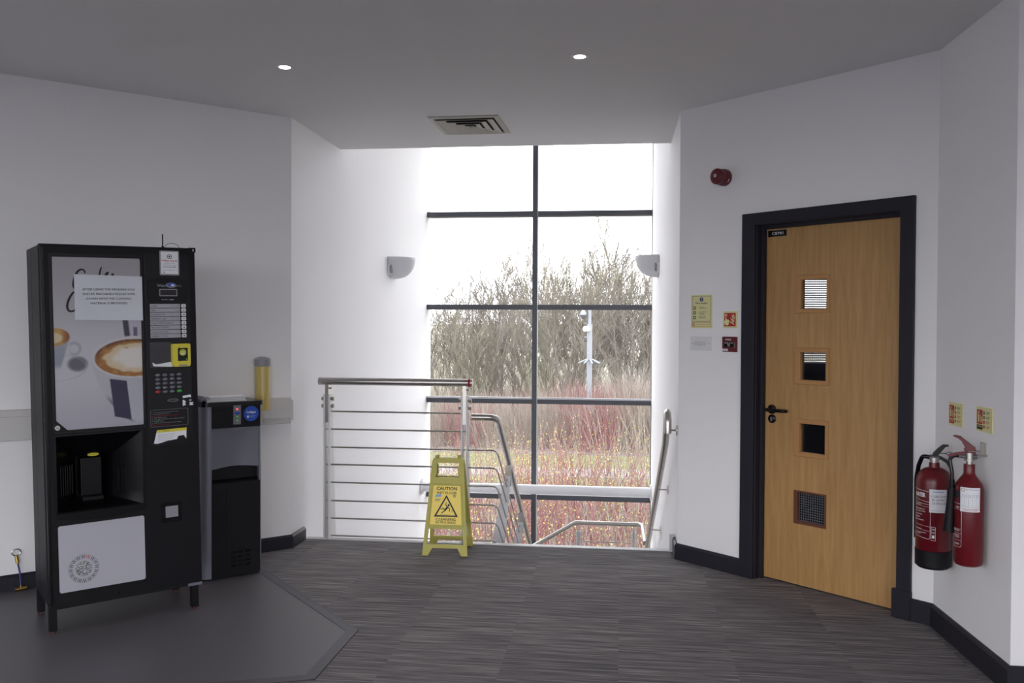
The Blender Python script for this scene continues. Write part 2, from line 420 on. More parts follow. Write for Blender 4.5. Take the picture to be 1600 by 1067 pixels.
# intersect border line with the left wall
def isect(p, d, q, e):
    den = d.x * e.y - d.y * e.x; w = q - p; return p + d * ((w.x * e.y - w.y * e.x) / den)
v1 = isect(v0, ed, A, LD)
vp = [v0, v1, LWend, v4, v3, v2]
mb = MB(); poly = [(p.x, p.y) for p in vp]; tri = tessellate_polygon([[Vector((x, y, 0)) for x, y in poly]])
n = len(poly)
mb.add([(x, y, .002) for x, y in poly] + [(x, y, -.01) for x, y in poly], [tuple(t) for t in tri] + [(i, (i + 1) % n, n + (i + 1) % n, n + i) for i in range(n)], M_vinyl)
o = struct('floor_vinyl', mb, 'dark grey vinyl floor under the machines'); fixn(o)
mb = MB()
def strip(mb, pts, w, z):
    P = [Vector(p) for p in pts]; Ls = []; Rs = []
    for i, p in enumerate(P):
        if i == 0: d = (P[1] - p).normalized(); nn = Vector((-d.y, d.x)); k = 1
        elif i == len(P) - 1: d = (p - P[i - 1]).normalized(); nn = Vector((-d.y, d.x)); k = 1
        else:
            a = (p - P[i - 1]).normalized(); b = (P[i + 1] - p).normalized(); na, nb = Vector((-a.y, a.x)), Vector((-b.y, b.x)); nn = (na + nb).normalized(); k = 1 / max(nn.dot(na), .3)
        Ls.append(p); Rs.append(p + nn * w * k)
    n = len(P); vs = [(p.x, p.y, z) for p in Ls + Rs] + [(p.x, p.y, -.005) for p in Ls + Rs]
    fs = [(i, i + 1, n + i + 1, n + i) for i in range(n - 1)] + [(i, i + 1, 2 * n + i + 1, 2 * n + i) for i in range(n - 1)] + [(n + i, n + i + 1, 3 * n + i + 1, 3 * n + i) for i in range(n - 1)]
    mb.add(vs, fs, M_strip)
strip(mb, [v1, v0, v2, v3], -.055, .004); strip(mb, [v1, v0, v2, v3], -.012, .0045); 
o = struct('trim_1', mb, 'dark border strip between vinyl and carpet'); fixn(o)
# stair edge nosing
mb = MB(); mb.box(-2.14, .365, LAND - .028, LAND + .03, -.05, .004, M_nosing); struct('trim_2', mb, 'pale nosing strip along the landing edge', bevel=.004)

# baseboards
def board(name, pts, h, t=.018, label=None):
    """pts along the wall face, room on the right of travel"""
    P = [Vector(p) for p in pts]; offs = []
    for i, p in enumerate(P):
        if i == 0: d = (P[1] - p).normalized(); nn = Vector((d.y, -d.x)); k = 1
        elif i == len(P) - 1: d = (p - P[i - 1]).normalized(); nn = Vector((d.y, -d.x)); k = 1
        else:
            a = (p - P[i - 1]).normalized(); b = (P[i + 1] - p).normalized(); na, nb = Vector((a.y, -a.x)), Vector((b.y, -b.x)); nn = (na + nb).normalized(); k = 1 / max(nn.dot(na), .3)
        offs.append((nn, k))
    prof = [(0, 0), (t, 0), (t, h - .014), (t * .45, h), (0, h)]; n = len(prof); vs = []; fs = []
    for (nn, k), p in zip(offs, P):
        for o, z in prof: q = p + nn * (o * k); vs.append((q.x, q.y, z))
    for i in range(len(P) - 1):
        for j in range(n): j2 = (j + 1) % n; fs.append((i * n + j, i * n + j2, (i + 1) * n + j2, (i + 1) * n + j))
    fs.append(tuple(range(n))); fs.append(tuple((len(P) - 1) * n + j for j in range(n)))
    mb = MB(); mb.add(vs, fs, M_skirt); o = struct(name, mb, label); fixn(o); return o
board('baseboard_left', [LWend, A, (-2.14, 5.885)], .088, label='dark grey skirting along the left wall')
s0 = Vector(on_door(.483, 0)[:2]); s1 = Vector(on_door(1.512, 0)[:2])
board('baseboard_door', [(.362, 5.9), B, s0], .1, label='dark grey skirting between stairs and door frame')
board('baseboard_right', [s1, E1, F1, (4.2, 3.79)], .11, label='dark grey skirting below the fire extinguishers')
mb = MB(); mb.box(.325, .364, 5.885, 5.905, 0, .115, M_nosing); struct('trim_3', mb)

# ------------------------------------------------------------------ big stair window
def window():
    mb = MB(); m = M_mullion; xl, xr = -2.16, .345; yf, yb = WY - .02, WY + .12
    zt = [(-1.49, -1.435), (-.45, -.395), (.61, .662), (1.65, 1.705), (2.68, 2.736), (3.71, 3.765)]
    zlo, zhi = -2.6, 4.6
    mux0, mux1 = -.968, -.914
    mb.box(mux0, mux1, yf, yb, zlo, zhi, m)
    for a, b in zt: mb.box(xl, mux0, yf + .012, yb, a, b, m); mb.box(mux1, xr, yf + .012, yb, a, b, m)
    mb.box(xl - .04, xl + .004, yf, yb, zlo, zhi, m); mb.box(xr - .012, xr + .05, yf, yb, zlo, zhi, m)
    mb.box(xl - .04, xr + .05, yf, yb, zhi, zhi + .1, m); mb.box(xl - .04, xr + .05, yf, yb, BOT, zlo, M_wall)
    w = tag(mb.build('window_1'), 'tall stairwell window with dark grey mullions', None, kind='structure')
    # pale gasket lines beside the mullion and on top of the transoms
    g = MB(); gm = M_nosing
    g.box(mux1, mux1 + .006, yf - .004, yf + .02, zlo, zhi, gm)
    for a, b in zt[2:3]: g.box(xl, mux0, yf - .012, yf + .02, b, b + .02, gm); g.box(mux1, xr, yf - .012, yf + .02, b, b + .02, gm)
    g.build('window_frame', w)['label'] = 'pale edge strip of the frame'
    zs = [zlo] + [v for t in zt for v in t] + [zhi]
    for i in range(0, len(zs), 2):
        for x0, x1 in ((xl, mux0), (mux1, xr)):
            p = MB(); p.add([(x0, WY + .06, zs[i]), (x1, WY + .06, zs[i]), (x1, WY + .06, zs[i + 1]), (x0, WY + .06, zs[i + 1])], [(0, 1, 2, 3)], M_glass)
            p.build('pane', w)
window()
# round tie tube across the window
mb = MB(); zc = -.292
mb.tube([(-2.14, 9.6, zc), (.345, 9.6, zc)], .052, M_beam, 20); mb.tube([(-2.15, 9.6, zc), (-2.125, 9.6, zc)], .085, M_beam, 20); mb.tube([(.322, 9.6, zc), (.345, 9.6, zc)], .085, M_beam, 20)
struct('trim_4', mb, 'pale round steel tube spanning the stair window', smooth=40)

# ------------------------------------------------------------------ stairs going down, quarter landing, second flight
mb = MB(); rise, go = .172, .283; x0, x1 = -.83, .36
y = LAND + .03
for k in range(1, 10):
    mb.box(x0, x1, y + (k - 1) * go, y + k * go + .02, -k * rise - .06, -k * rise, M_carpet)
    mb.box(x0, x1, y + (k - 1) * go - .005, y + (k - 1) * go + .01, -k * rise, -(k - 1) * rise - .05, M_nosing)
LY0 = y + 9 * go; LZ = -9 * rise
mb.box(x0 - .0, x1, LY0, 9.45, LZ - .14, LZ - .0601, M_nosing); mb.box(x0, x1, LY0, 9.45, LZ - .06, LZ, M_carpet)
for k in range(1, 8):
    mb.box(x0 - k * .2, x0 - (k - 1) * .2, LY0, 9.45, LZ - k * rise - .05, LZ - k * rise, M_carpet)
struct('stair_flight', mb, 'carpeted stair flight going down to a quarter landing')

# ------------------------------------------------------------------ railing at the landing edge + stair side
RZ = [.873, .751, .627, .508, .385, .259, .138, .018]
SL = -.625   # slope of the flight
def rail():
    root = thing('stair_railing', 'stainless steel and white post railing with horizontal rods at the landing edge', 'railing', (-1.51, LAND, 0))
    T = Matrix.Translation((1.51, -LAND, 0))
    def new(): m = MB(); m.T = T; return m
    Y = 5.945
    m = new(); m.tube([(-2.053, Y, 1.08), (-.985, Y, 1.08)], .0255, M_steel, 24)
    m.build('handrail', root, smooth=40)
    m = new(); m.tube([(-1.014, Y, 1.08), (-.998, Y, 1.08)], .0262, M_red, 24, caps=False); m.build('tape_band', root, smooth=40)['label'] = 'red tape band'
    rail_p = fillet([(-.99, Y, .85), (-.825, Y, .85), (-.825, 6.08, .80), (-.825, 8.72, .80 + SL * 2.64)], .1, 8)
    m = new(); m.tube(rail_p, .0225, M_steel, 20); m.build('handrail', root, smooth=40)
    for px in (-1.99, -1.037):
        m = new()
        for sx in (-.022, .012):
            vs = [(px + sx, Y - .03, 0), (px + sx, Y + .11, 0), (px + sx, Y + .03, .992), (px + sx, Y - .03, .992)]
            vs += [(a + .01, b, c) for a, b, c in vs]
            m.add(vs, [(0, 3, 2, 1), (4, 5, 6, 7), (0, 1, 5, 4), (1, 2, 6, 5), (2, 3, 7, 6), (3, 0, 4, 7)], M_white_steel)
        p = m.build('post', root)
        s_ = new(); s_.box(px - .012, px + .012, Y - .025, Y + .02, .80, 1.06, M_steel)
        s_.tube([(px + .03, Y - .005, 1.035), (px, Y - .005, 1.03)], .006, M_steel, 8)
        s_.build('stem', p)['label'] = 'stainless stem'
        for z in (.96, .91):
            b_ = new(); b_.tube([(px - .034, Y, z), (px + .036, Y, z)], .0085, M_steel, 10)
            b_.tube([(px - .042, Y, z), (px - .03, Y, z)], .014, M_steel, 6); b_.tube([(px + .026, Y, z), (px + .044, Y, z)], .014, M_steel, 6)
            b_.build('bolt', p)
    for i, z in enumerate(RZ):
        m = new()
        if i < 2: path = [(-2.0, Y + .005, z), (-1.03, Y + .005, z)]
        else: path = fillet([(-2.0, Y + .005, z), (-.83, Y + .005, z), (-.83, 6.1, z - .055), (-.83, 7.55, z - .055 + SL * 1.45)], .03, 4)
        m.tube(path, .0058, M_steel, 8); m.build('rod', root, smooth=40)
    # tapered posts on the flight
    for (yy, tz, tl, tr, bz, bl, br) in ((6.6, .352, -.848, -.802, -.40, -.975, -.86), (7.45, -.178, -.851, -.799, -.98, -.945, -.86)):
        m = new()
        for dy in (-.014, .010):
            vs = [(bl, yy + dy - .10, bz), (br, yy + dy - .10, bz), (tr, yy + dy, tz), (tl, yy + dy, tz)]
            vs += [(a, b + .008, c) for a, b, c in vs]
            m.add(vs, [(0, 1, 2, 3), (7, 6, 5, 4), (0, 4, 5, 1), (1, 5, 6, 2), (2, 6, 7, 3), (3, 7, 4, 0)], M_white_steel)
        p = m.build('post', root)
        s_ = new(); cx = (tl + tr) / 2
        s_.box(cx - .02, cx + .026, yy - .004, yy + .012, tz - .08, tz + .078, M_steel); s_.build('stem', p)['label'] = 'stainless stem'
        for dz in (.03, .075):
            b_ = new(); b_.tube([(cx - .004, yy - .026, tz - dz), (cx - .004, yy + .024, tz - dz)], .009, M_steel, 8); b_.build('bolt', p)
rail()

def wall_rail():
    root = thing('wall_handrail', 'stainless steel handrail on brackets sloping down the stairwell wall beside the door wall', 'handrail', (.355, 5.72, .85))
    T = Matrix.Translation((-.355, -5.72, -.85))
    m = MB(); m.T = T
    path = [(.302, 5.735, .79), (.302, 5.735, .86), (.302, 5.742, .888), (.3015, 5.758, .908), (.301, 5.785, .917), (.3005, 5.812, .905), (.30, 5.838, .868), (.2995, 5.88, .79), (.2985, 5.96, .705), (.288, 6.69, .312), (.271, 7.656, -.205), (.254, 8.62, -.72)]
    m.tube(path, .0225, M_steel, 20); m.build('handrail', root, smooth=40)
    for (y, z, dz) in ((5.742, .81, .03), (6.69, .29, 0), (7.656, -.21, 0)):
        b = MB(); b.T = T; wx = .36 - (y - 5.72) * .0065
        zr = .312 - .534 * (y - 6.69); xr = .288 - .0176 * (y - 6.69)
        if y < 6:
            b.tube([(.302, y, z), (wx - .004, y, z)], .006, M_steel, 8)
        else:
            b.tube(fillet([(xr, y, zr - .01), (xr, y, zr - .05), (wx - .004, y, zr - .05)], .02, 5), .006, M_steel, 8); z = zr - .05
        b.tube([(wx - .006, y, z), (wx - .0005, y, z)], .032, M_steel, 20)
        b.build('wall_mount', root, smooth=40)['label'] = 'round wall bracket'
wall_rail()

def low_rail():
    root = thing('landing_railing', 'lower stainless railing with white posts on the stair landing below', 'railing', (-.12, 9.3, LZ))
    T = Matrix.Translation((.12, -9.3, -LZ)); Y = 9.3; z = -.572
    m = MB(); m.T = T
    path = fillet([(-1.75, Y, z - .60 * 1.3), (-.455, Y, z), (.235, Y, z), (.245, 8.55, z), (.245, 8.50, z)], .07, 8)
    m.tube(path, .0225, M_steel, 20); m.build('handrail', root, smooth=40)
    for px in (-.42, .15):
        m = MB(); m.T = T
        for sx in (-.019, .019): m.tube([(px + sx, Y, LZ), (px + sx, Y, -.655)], .0085, M_white_steel, 10)
        m.box(px - .03, px + .03, Y - .03, Y + .03, LZ, LZ + .01, M_white_steel); p = m.build('post', root, smooth=40)
        s_ = MB(); s_.T = T; s_.tube([(px, Y, -.8), (px, Y, z)], .008, M_steel, 8); s_.build('stem', p)
        for zz in (-.675, -.705):
            b_ = MB(); b_.T = T; b_.tube([(px - .04, Y, zz), (px + .04, Y, zz)], .006, M_steel, 8); b_.build('bolt', p)
    for k in range(6):
        zz = -.765 - .125 * k
        m = MB(); m.T = T
        m.tube([(-1.6, Y, zz - .6 * 1.18), (-.42, Y, zz), (.15, Y, zz)], .0055, M_steel, 8); m.build('rod', root, smooth=40)
low_rail()
# ------------------------------------------------------------------ coffee vending machine
VD = Vector((.738, .675)); VANG = math.atan2(VD.y, VD.x); VROLL = -.022
VPOS = Vector((-2.640, 3.889, 0))

def ss(a, b, x):
    t = max(0, min(1, (x - a) / (b - a))); return t * t * (3 - 2 * t)
def mixc(a, b, t): return tuple(x + (y - x) * t for x, y in zip(a, b))
def poster_colour(u, v):
    """the printed photograph of two coffee cups; u 0..1 left-right, v 0..1 top-bottom, aspect 0.388 x 0.815"""
    x, y = u * .388, v * .815                                   # metres on the print
    c = mixc((176, 172, 178), (206, 206, 214), ss(0, .5, y)); c = mixc(c, (184, 184, 196), ss(.55, .82, y))
    n = noise.noise(Vector((x * 30, y * 30, 0)))
    # coffee machine spout behind, top right
    if .30 < x and .27 < y < .385: 
        t = ss(.300, .312, x - (y - .3) * .1) * ss(.385, .37, y); c = mixc(c, (196, 192, 206), t)
        c = mixc(c, (66, 62, 80), ss(.298, .306, x - (y - .3) * .1) * ss(.332, .322, x - (y - .3) * .1) * ss(.385, .372, y))
        c = mixc(c, (110, 104, 124), ss(.35, .352, x) * ss(.372, .366, x) * ss(.33, .34, y) * ss(.385, .378, y))
    # far cup, left, out of focus
    sh = ((x - .098) / .047) ** 2 + ((y - .505) / .038) ** 2
    c = mixc(c, (92, 88, 98), .85 * ss(1.25, .35, sh))
    sau = ((x + .0) / .135) ** 2 + ((y - .52) / .062) ** 2
    c = mixc(c, (168, 168, 178), .5 * ss(.12, .0, abs(sau - 1)))
    cx = -.012; half = .078 - max(0, y - .385) * .30
    if y > .36:
        t = ss(half + .006, half - .006, x - cx) * ss(.535, .50, y) * ss(.372, .384, y); c = mixc(c, mixc((150, 156, 174), (198, 198, 208), ss(.03, .09, x) * .4 + ss(.5, .38, y) * .35), t)
    hd = math.hypot((x - .085) / 1.0, (y - .432) / 1.05); c = mixc(c, (176, 178, 192), ss(.010, .003, abs(hd - .026)) * ss(.06, .075, x))
    rim = ((x - .0) / .066) ** 2 + ((y - .375) / .042) ** 2
    c = mixc(c, mixc((206, 160, 96), (150, 92, 44), ss(.02, .062, x) + n * .4), ss(1.12, .9, rim))
    c = mixc(c, (224, 206, 170), ss(.9, .4, ((x - .0) / .045) ** 2 + ((y - .38) / .03) ** 2))
    # near cup
    ex, ey, ea, eb = .352, .481, .192, .102
    below = y - ey
    if below > 0:
        hw = ea * (1 - .16 * (below / .25) - .36 * (below / .25) ** 2.6) if below < .32 else 0
        t = ss(hw + .005, hw - .004, abs(x - ex)) * ss(.325, .30, below + ((x - ex) / .24) ** 2 * .06)
        body = mixc((206, 206, 214), (168, 170, 186), ss(.0, .26, below)); body = mixc(body, (190, 192, 204), ss(.09, .02, ex - x))
        shd = ss(hw - .10, hw, abs(x - ex)); body = mixc(body, (196, 196, 206), shd)
        # shadow side low left
        body = mixc(body, (112, 112, 128), ss(.02, .0, abs((ex - x) - (hw - .012))) * ss(.17, .22, below) * .85)
        c = mixc(c, body, t)
    el = ((x - ex) / ea) ** 2 + ((y - ey) / eb) ** 2
    c = mixc(c, (212, 210, 214), ss(1.03, .99, el))
    cf = ((x - ex) / (ea - .012)) ** 2 + ((y - ey - .003) / (eb - .010)) ** 2
    crema = mixc((172, 116, 58), (104, 60, 34), ss(.6, 1.0, cf) * ss(.05, -.04, y - ey)); crema = mixc(crema, (206, 160, 92), max(0, n))
    n3 = noise.noise(Vector((x * 160, y * 220, 3)))
    if y > ey + .03: crema = mixc(crema, (132, 78, 34), max(0, n3))
    c = mixc(c, crema, ss(1.01, .97, cf))
    fm = ((x - ex - .012) / (ea - .036)) ** 2 + ((y - ey - .002) / (eb - .026)) ** 2 + n * .22
    c = mixc(c, mixc((226, 206, 172), (238, 232, 226), ss(.7, .2, fm)), ss(1.0, .78, fm))
    c = mixc(c, (178, 150, 124), .8 * ss(.5, .1, ((x - .318) / .016) ** 2 + ((y - .434) / .007) ** 2))
    # dark blue square on the cup
    q = x - (.238 + (y - .585) * .10); qa = .585 + .012 * (x - .25) / .07; 
    inside = ss(-.002, .002, q) * ss(.077, .073, q) * ss(qa - .003, qa + .003, y) * ss(.770, .764, y - .018 * (x - .26) / .07)
    c = mixc(c, (54, 50, 80), inside)
    return tuple(v * .78 for v in lin(c))

def vcol_mat(name, rough=.3):
    m = bpy.data.materials.new(name); m.use_nodes = True; nt = m.node_tree; b = nt.nodes['Principled BSDF']
    a = nt.nodes.new('ShaderNodeVertexColor'); a.layer_name = 'print'; nt.links.new(a.outputs['Color'], b.inputs['Base Color']); b.inputs['Roughness'].default_value = rough
    return m
M_poster = vcol_mat('printed_coffee_photograph', .28)

def vending_machine():
    root = thing('vending_machine', 'tall black coffee vending machine with a coffee cup picture on its front', 'vending machine',
                 (VPOS.x, VPOS.y, 0), (0, VROLL, VANG))
    W, H, D = .70, 1.83, .42; z0 = .128
    b = MB(); b.prism([rect(-.005, W + .003, z0, H + .002), rect(.036, .431, .565, .935)], .045, .27, M_black); b.box(-.005, W + .003, .27, D, z0, H + .002, M_black); b.build('cabinet', root, bevel=.004)
    # front door: frame round the poster recess and the cup alcove
    d = MB(); al = rect(.037, .430, .566, .934)
    d.prism([rect(0, W, z0, H - .006), al], 0, .043, M_black)
    d.prism([rrect(.455, .672, .84, 1.80, .01)], -.0015, .0, M_black_gloss)
    d.box(-.006, W + .004, -.004, .05, H - .006, H + .004, M_black)
    d.box(.002, .012, -.004, .0, z0 + .01, H - .01, M_black_gloss)
    d.prism([rect(.30, .305, .14, .15)], -.001, 0, M_black_gloss)
    door = d.build('door', root, bevel=.0025)
    # moulded surround + picture
    s = MB(); s.prism([rrect(.030, .446, .942, 1.79, .006), rrect(.042, .434, .955, 1.776, .012)], -.006, 0, M_black_gloss)
    ch = [(.042, 1.004), (.042, .956), (.09, .956)]
    s.prism([ch], -.0075, 0, M_black_gloss); sb = s.build('picture_surround', root)
    k = MB(); k.lathe([(0, .012), (.011, .012), (.013, .009), (.013, 0)], M_steel, 20, axis='y', T=Matrix.Translation((.048, -.007, .973))); k.box(.0435, .0525, -.0205, -.018, .9715, .9745, M_black)
    k.build('lock', sb, smooth=40)
    nx, nz = 130, 262; px0, pw, pz1, ph = .046, .388, 1.774, .815
    vs = []; cols = []; keep = set(); fs = []
    for j in range(nz + 1):
        for i in range(nx + 1):
            u, v = i / nx, j / nz; x, z = px0 + u * pw, pz1 - v * ph
            if (x - .046) + (z - .959) < .046: 
                # chamfered lower left corner
                t = .046 - ((x - .046) + (z - .959)); x += t / 2 + .0005; z += t / 2 + .0005
            vs.append((x, -.004, z)); cols.append(poster_colour(u, v))
    for j in range(nz):
        for i in range(nx):
            a = j * (nx + 1) + i; fs.append((a, a + nx + 1, a + nx + 2, a + 1))
    me = bpy.data.meshes.new('picture'); me.from_pydata(vs, [], fs); at = me.color_attributes.new('print', 'FLOAT_COLOR', 'POINT')
    at.data.foreach_set('color', [x for c in cols for x in (*c, 1)]); me.materials.append(M_poster); me.update()
    pic = bpy.data.objects.new('picture', me); COL.objects.link(pic); pic.parent = root; pic['label'] = 'printed photograph of two coffee cups'
    t = MB(); W1 = .010
    def P(X, Y): return (.051 - .003 + (X - 30) * .000307 * 1.0, 1.774 - (Y - 58) * .000307)     # from the printed handwriting
    def curve(pts, w):
        nonlocal t
        q = [P(*p) for p in pts]; out = []
        for i in range(len(q) - 1):
            p0, p1, p2, p3 = q[max(i - 1, 0)], q[i], q[i + 1], q[min(i + 2, len(q) - 1)]
            for s_ in range(6):
                u = s_ / 6; out.append(tuple(.5 * (2 * b_ + (c_ - a_) * u + (2 * a_ - 5 * b_ + 4 * c_ - d_) * u * u + (3 * b_ - a_ - 3 * c_ + d_) * u ** 3) for a_, b_, c_, d_ in zip(p0, p1, p2, p3)))
        out.append(q[-1]); add_stroke(t, out, [w * (.55 + .45 * abs(math.sin(i / len(out) * PI))) for i in range(len(out))], M_ink, y=-.0055)
    t = MB(); curve([(478, 305), (470, 262), (430, 245), (385, 268), (345, 330), (318, 420), (310, 490), (330, 540), (380, 555), (440, 520)], W1)
    t.build('handwriting', pic); t = MB(); curve([(720, 200), (705, 235), (692, 290), (684, 350), (690, 420), (720, 400)], W1 * .8)
    t.build('handwriting', pic); t = MB(); curve([(760, 360), (790, 330), (812, 292), (798, 288), (770, 330), (775, 390), (820, 400), (860, 350), (874, 305), (890, 330), (885, 400)], W1 * .8)
    t.build('handwriting', pic); t = MB(); curve([(420, 620), (370, 590), (310, 600), (260, 670), (225, 760), (218, 830), (240, 880), (290, 888), (350, 850), (420, 780)], W1)
    t.build('handwriting', pic)
    # cup alcove (a tapering recess) with a cup chamber
    a = MB(); ox0, ox1, oz0, oz1 = .037, .430, .566, .934; ix0, ix1, iz0, iz1 = .135, .312, .600, .812; yd = .13
    O = [(ox0, 0, oz0), (ox1, 0, oz0), (ox1, 0, oz1), (ox0, 0, oz1)]; I = [(ix0, yd, iz0), (ix1, yd, iz0), (ix1, yd, iz1), (ix0, yd, iz1)]
    C = [(ix0 + .03, yd + .12, iz0), (ix1 - .03, yd + .12, iz0), (ix1 - .03, yd + .12, iz1), (ix0 + .03, yd + .12, iz1)]
    a.add(O + I + C, [(0, 4, 5, 1), (1, 5, 6, 2), (2, 6, 7, 3), (3, 7, 4, 0), (4, 8, 9, 5), (5, 9, 10, 6), (6, 10, 11, 7), (7, 11, 8, 4), (8, 11, 10, 9)], M_black_gloss)
    for q in range(6): a.box(.062 + q * .012, .066 + q * .012, .03 + q * .014, .036 + q * .014, .64, .78, M_black_gloss)
    for q in range(6): a.box(.402 - q * .014, .406 - q * .014, .03 + q * .014, .036 + q * .014, .63, .76, M_black)
    a.prism([rrect(ox0 - .004, ox1 + .004, oz0 - .004, oz1 + .004, .006), rect(ox0 + .004, ox1 - .004, oz0 + .004, oz1 - .004)], -.005, 0, M_black_gloss)
    alc = a.build('cup_alcove', root)
    c = MB(); c.box(ix0 + .035, ix1 - .045, yd - .02, yd + .06, .590, .612, M_black); c.box(ix0 + .035, ix1 - .045, yd + .02, yd + .1, .61, .80, M_black_gloss); c.build('cup_tray', alc, bevel=.004)
    p = MB(); n = 16
    prof = [(.037 + .393 * i / n, .548 - .022 * math.sin(PI * i / n)) for i in range(n + 1)]
    p.prism([prof + [(.430, .568), (.037, .568)]], -.022, 0, M_black_gloss); p.build('drip_lip', alc, bevel=.004)
    y = MB(); y.prism([circ(.223, .817, .026, .0075, 28)], -.0, .004, M_yellow, T=Matrix.Translation((0, yd - .014, 0))); y.text('HOT DRINKS', .223, .8145, .006, M_ink, y=yd - .0148); y.build('warning_label', alc)['label'] = 'small yellow oval label'
    # lower white panel with the ring of letters
    w = MB(); w.prism([rrect(.041, .426, .191, .508, .010)], -.004, 0, mat('white_enamel_panel', (176, 176, 186), .4)); lp = w.build('lower_panel', root, bevel=.001); lp['label'] = 'white lower panel'
    g = MB(); cx, cz = .147, .292
    for q in range(16):
        th = PI / 2 - .36 - q * 2 * PI / 16 + .0
        rr = .0575
        vs, fs2 = text_geo('W', .0); x0 = min(v[0] for v in vs); x1 = max(v[0] for v in vs); out = []
        for aa, bb in vs:
            lx = (aa - (x0 + x1) / 2) * .0195; lz = (bb - .35) * .031
            ca, sa = math.cos(th - PI / 2), math.sin(th - PI / 2)
            out.append((cx + rr * math.cos(th) + lx * ca - lz * sa, -.0047, cz + rr * math.sin(th) + lx * sa + lz * ca))
        g.add(out, fs2, M_red if q == 0 else M_ink)
    flat(g, circ(cx, cz, .037, n=36), M_grey, -.0046)
    rnd = random.Random(3)
    for q in range(150):
        r_, th = .035 * math.sqrt(rnd.random()), rnd.random() * 2 * PI; x, z = cx + r_ * math.cos(th), cz + r_ * math.sin(th)
        flat(g, rect(x - .0022, x + .0022, z - .0012, z + .0012), M_ink if q % 2 else M_white, -.0048)
    g.build('logo', lp)['label'] = 'ring of black letters W with one red'
    # control column: brand, display, menu strips with buttons, keypad, reader, instructions
    bp = MB(); bp.prism([[(.47 + .19 * i / 16, 1.67 + .012 * math.sin(PI * i / 16)) for i in range(16, -1, -1)] + [(.462, 1.60), (.47, 1.562), (.655, 1.562), (.668, 1.60)]], -.004, 0, M_black_matt)
    bp.text('West', .5535, 1.638, .0185, M_grey, y=-.0045, align='R', bold=.02); bp.text('atic', .606, 1.638, .0185, M_midgrey, y=-.0045, align='L', bold=.02)
    flat(bp, circ(.580, 1.6455, .026, .0125), M_grey, -.0046); flat(bp, circ(.582, 1.648, .022, .0085), M_blue, -.0047); flat(bp, circ(.588, 1.646, .009, .0045), M_white, -.0048)
    bp.text('RotaPlus', .565, 1.571, .0095, M_grey, y=-.0045, align='R', bold=.02); bp.text('maxi', .571, 1.571, .011, M_white, y=-.0045, align='L')
    brand = bp.build('brand_plate', root, bevel=.001)
    ds = MB(); ds.prism(frame_ring(.523, .609, 1.591, 1.627, .004), -.0055, -.004, M_grey); flat(ds, rect(.527, .605, 1.595, 1.623), mat('display_glass', (30, 18, 24), .15), -.005); ds.build('display', root)
    names = ['Coffee', 'Latte', 'Fresh Brew Tea', 'ESPRESSO coffee', 'Frothy CAPPUCCINO', 'Hot CHOCOLATE', 'Creamy Chocolate', 'ESPRESSO CHOC']
    M_strip2 = mat('brushed_silver_label', (166, 166, 176), .35, .3)
    for i, nm in enumerate(names):
        zc = 1.5425 - i * .02145; ms = MB(); ms.prism([rect(.477, .622, zc - .0095, zc + .0095)], -.003, 0, M_strip2)
        ms.text(nm, .482, zc - .0035, .0105, M_ink, y=-.0034, align='L', bold=.01)
        if i in (0, 2, 3, 4): ms.text('strong', .583, zc + .001, .0055, M_ink_grey, y=-.0034); ms.text('regular', .583, zc - .006, .0055, M_ink_grey, y=-.0034)
        if i < 4: ms.text('with milk', .608, zc + .001, .0052, M_ink_grey, y=-.0034); ms.text('with sugar', .607, zc - .006, .0052, M_ink_grey, y=-.0034)
        else: ms.text('%d' % (i + 1), .616, zc - .004, .006, M_ink_grey, y=-.0034)
        ms.build('menu_label', root)
        sb_ = MB(); sb_.prism([rrect(.6275, .6495, zc - .0088, zc + .0088, .004)], -.006, 0, M_white); sb_.text('%02d' % (41 + i), .6385, zc - .004, .0095, M_ink, y=-.0065, bold=.03); sb_.build('selector_button', root, bevel=.001)
    # clear plate with a crumpled note, yellow card reader
    lp2 = MB(); lp2.prism([rect(.472, .575, 1.236, 1.362)], -.003, 0, mat('smoky_plate', (52, 50, 58), .2))
    for q in range(4): lp2.box(.474, .574, -.0036, -.003, 1.268 + q * .023, 1.2695 + q * .023, M_black)
    cp = lp2.build('clear_plate', root)
    tn = MB(); tn.add([(.481, -.0045, 1.262), (.486, -.006, 1.243), (.56, -.0045, 1.238), (.652, -.005, 1.236), (.652, -.0045, 1.245), (.57, -.008, 1.262), (.50, -.005, 1.252)], [(0, 1, 6), (1, 2, 6), (2, 5, 6), (2, 3, 4), (2, 4, 5)], M_paper); tn.build('torn_note', root)['label'] = 'torn white paper strip'
    rd = MB(); rd.prism([rrect(.572, .659, 1.243, 1.352, .006)], -.036, 0, M_yellow, m_front=M_yellow); rd.prism([rrect(.576, .655, 1.238, 1.262, .006)], -.042, 0, M_yellow)
    r_ = rd.build('card_reader', root, bevel=.003); r_['label'] = 'yellow contactless card reader'
    rs = MB(); rs.prism([rrect(.597, .645, 1.266, 1.331, .002)], -.0375, -.03, M_black_gloss); rs.prism([circ(.6205, 1.309, .0165)], -.039, -.03, mat('lime_disc', (186, 196, 48), .35)); flat(rs, rect(.610, .631, 1.299, 1.303), M_white, -.0395); flat(rs, rect(.612, .629, 1.309, 1.312), M_white, -.0395)
    flat(rs, circ(.638, 1.274, .004), M_green, -.038); flat(rs, circ(.604, 1.3365, .003), M_green, -.0365); flat(rs, rect(.60, .64, 1.2405, 1.248), M_grey, -.0425); rs.build('reader_screen', r_, bevel=.0005)
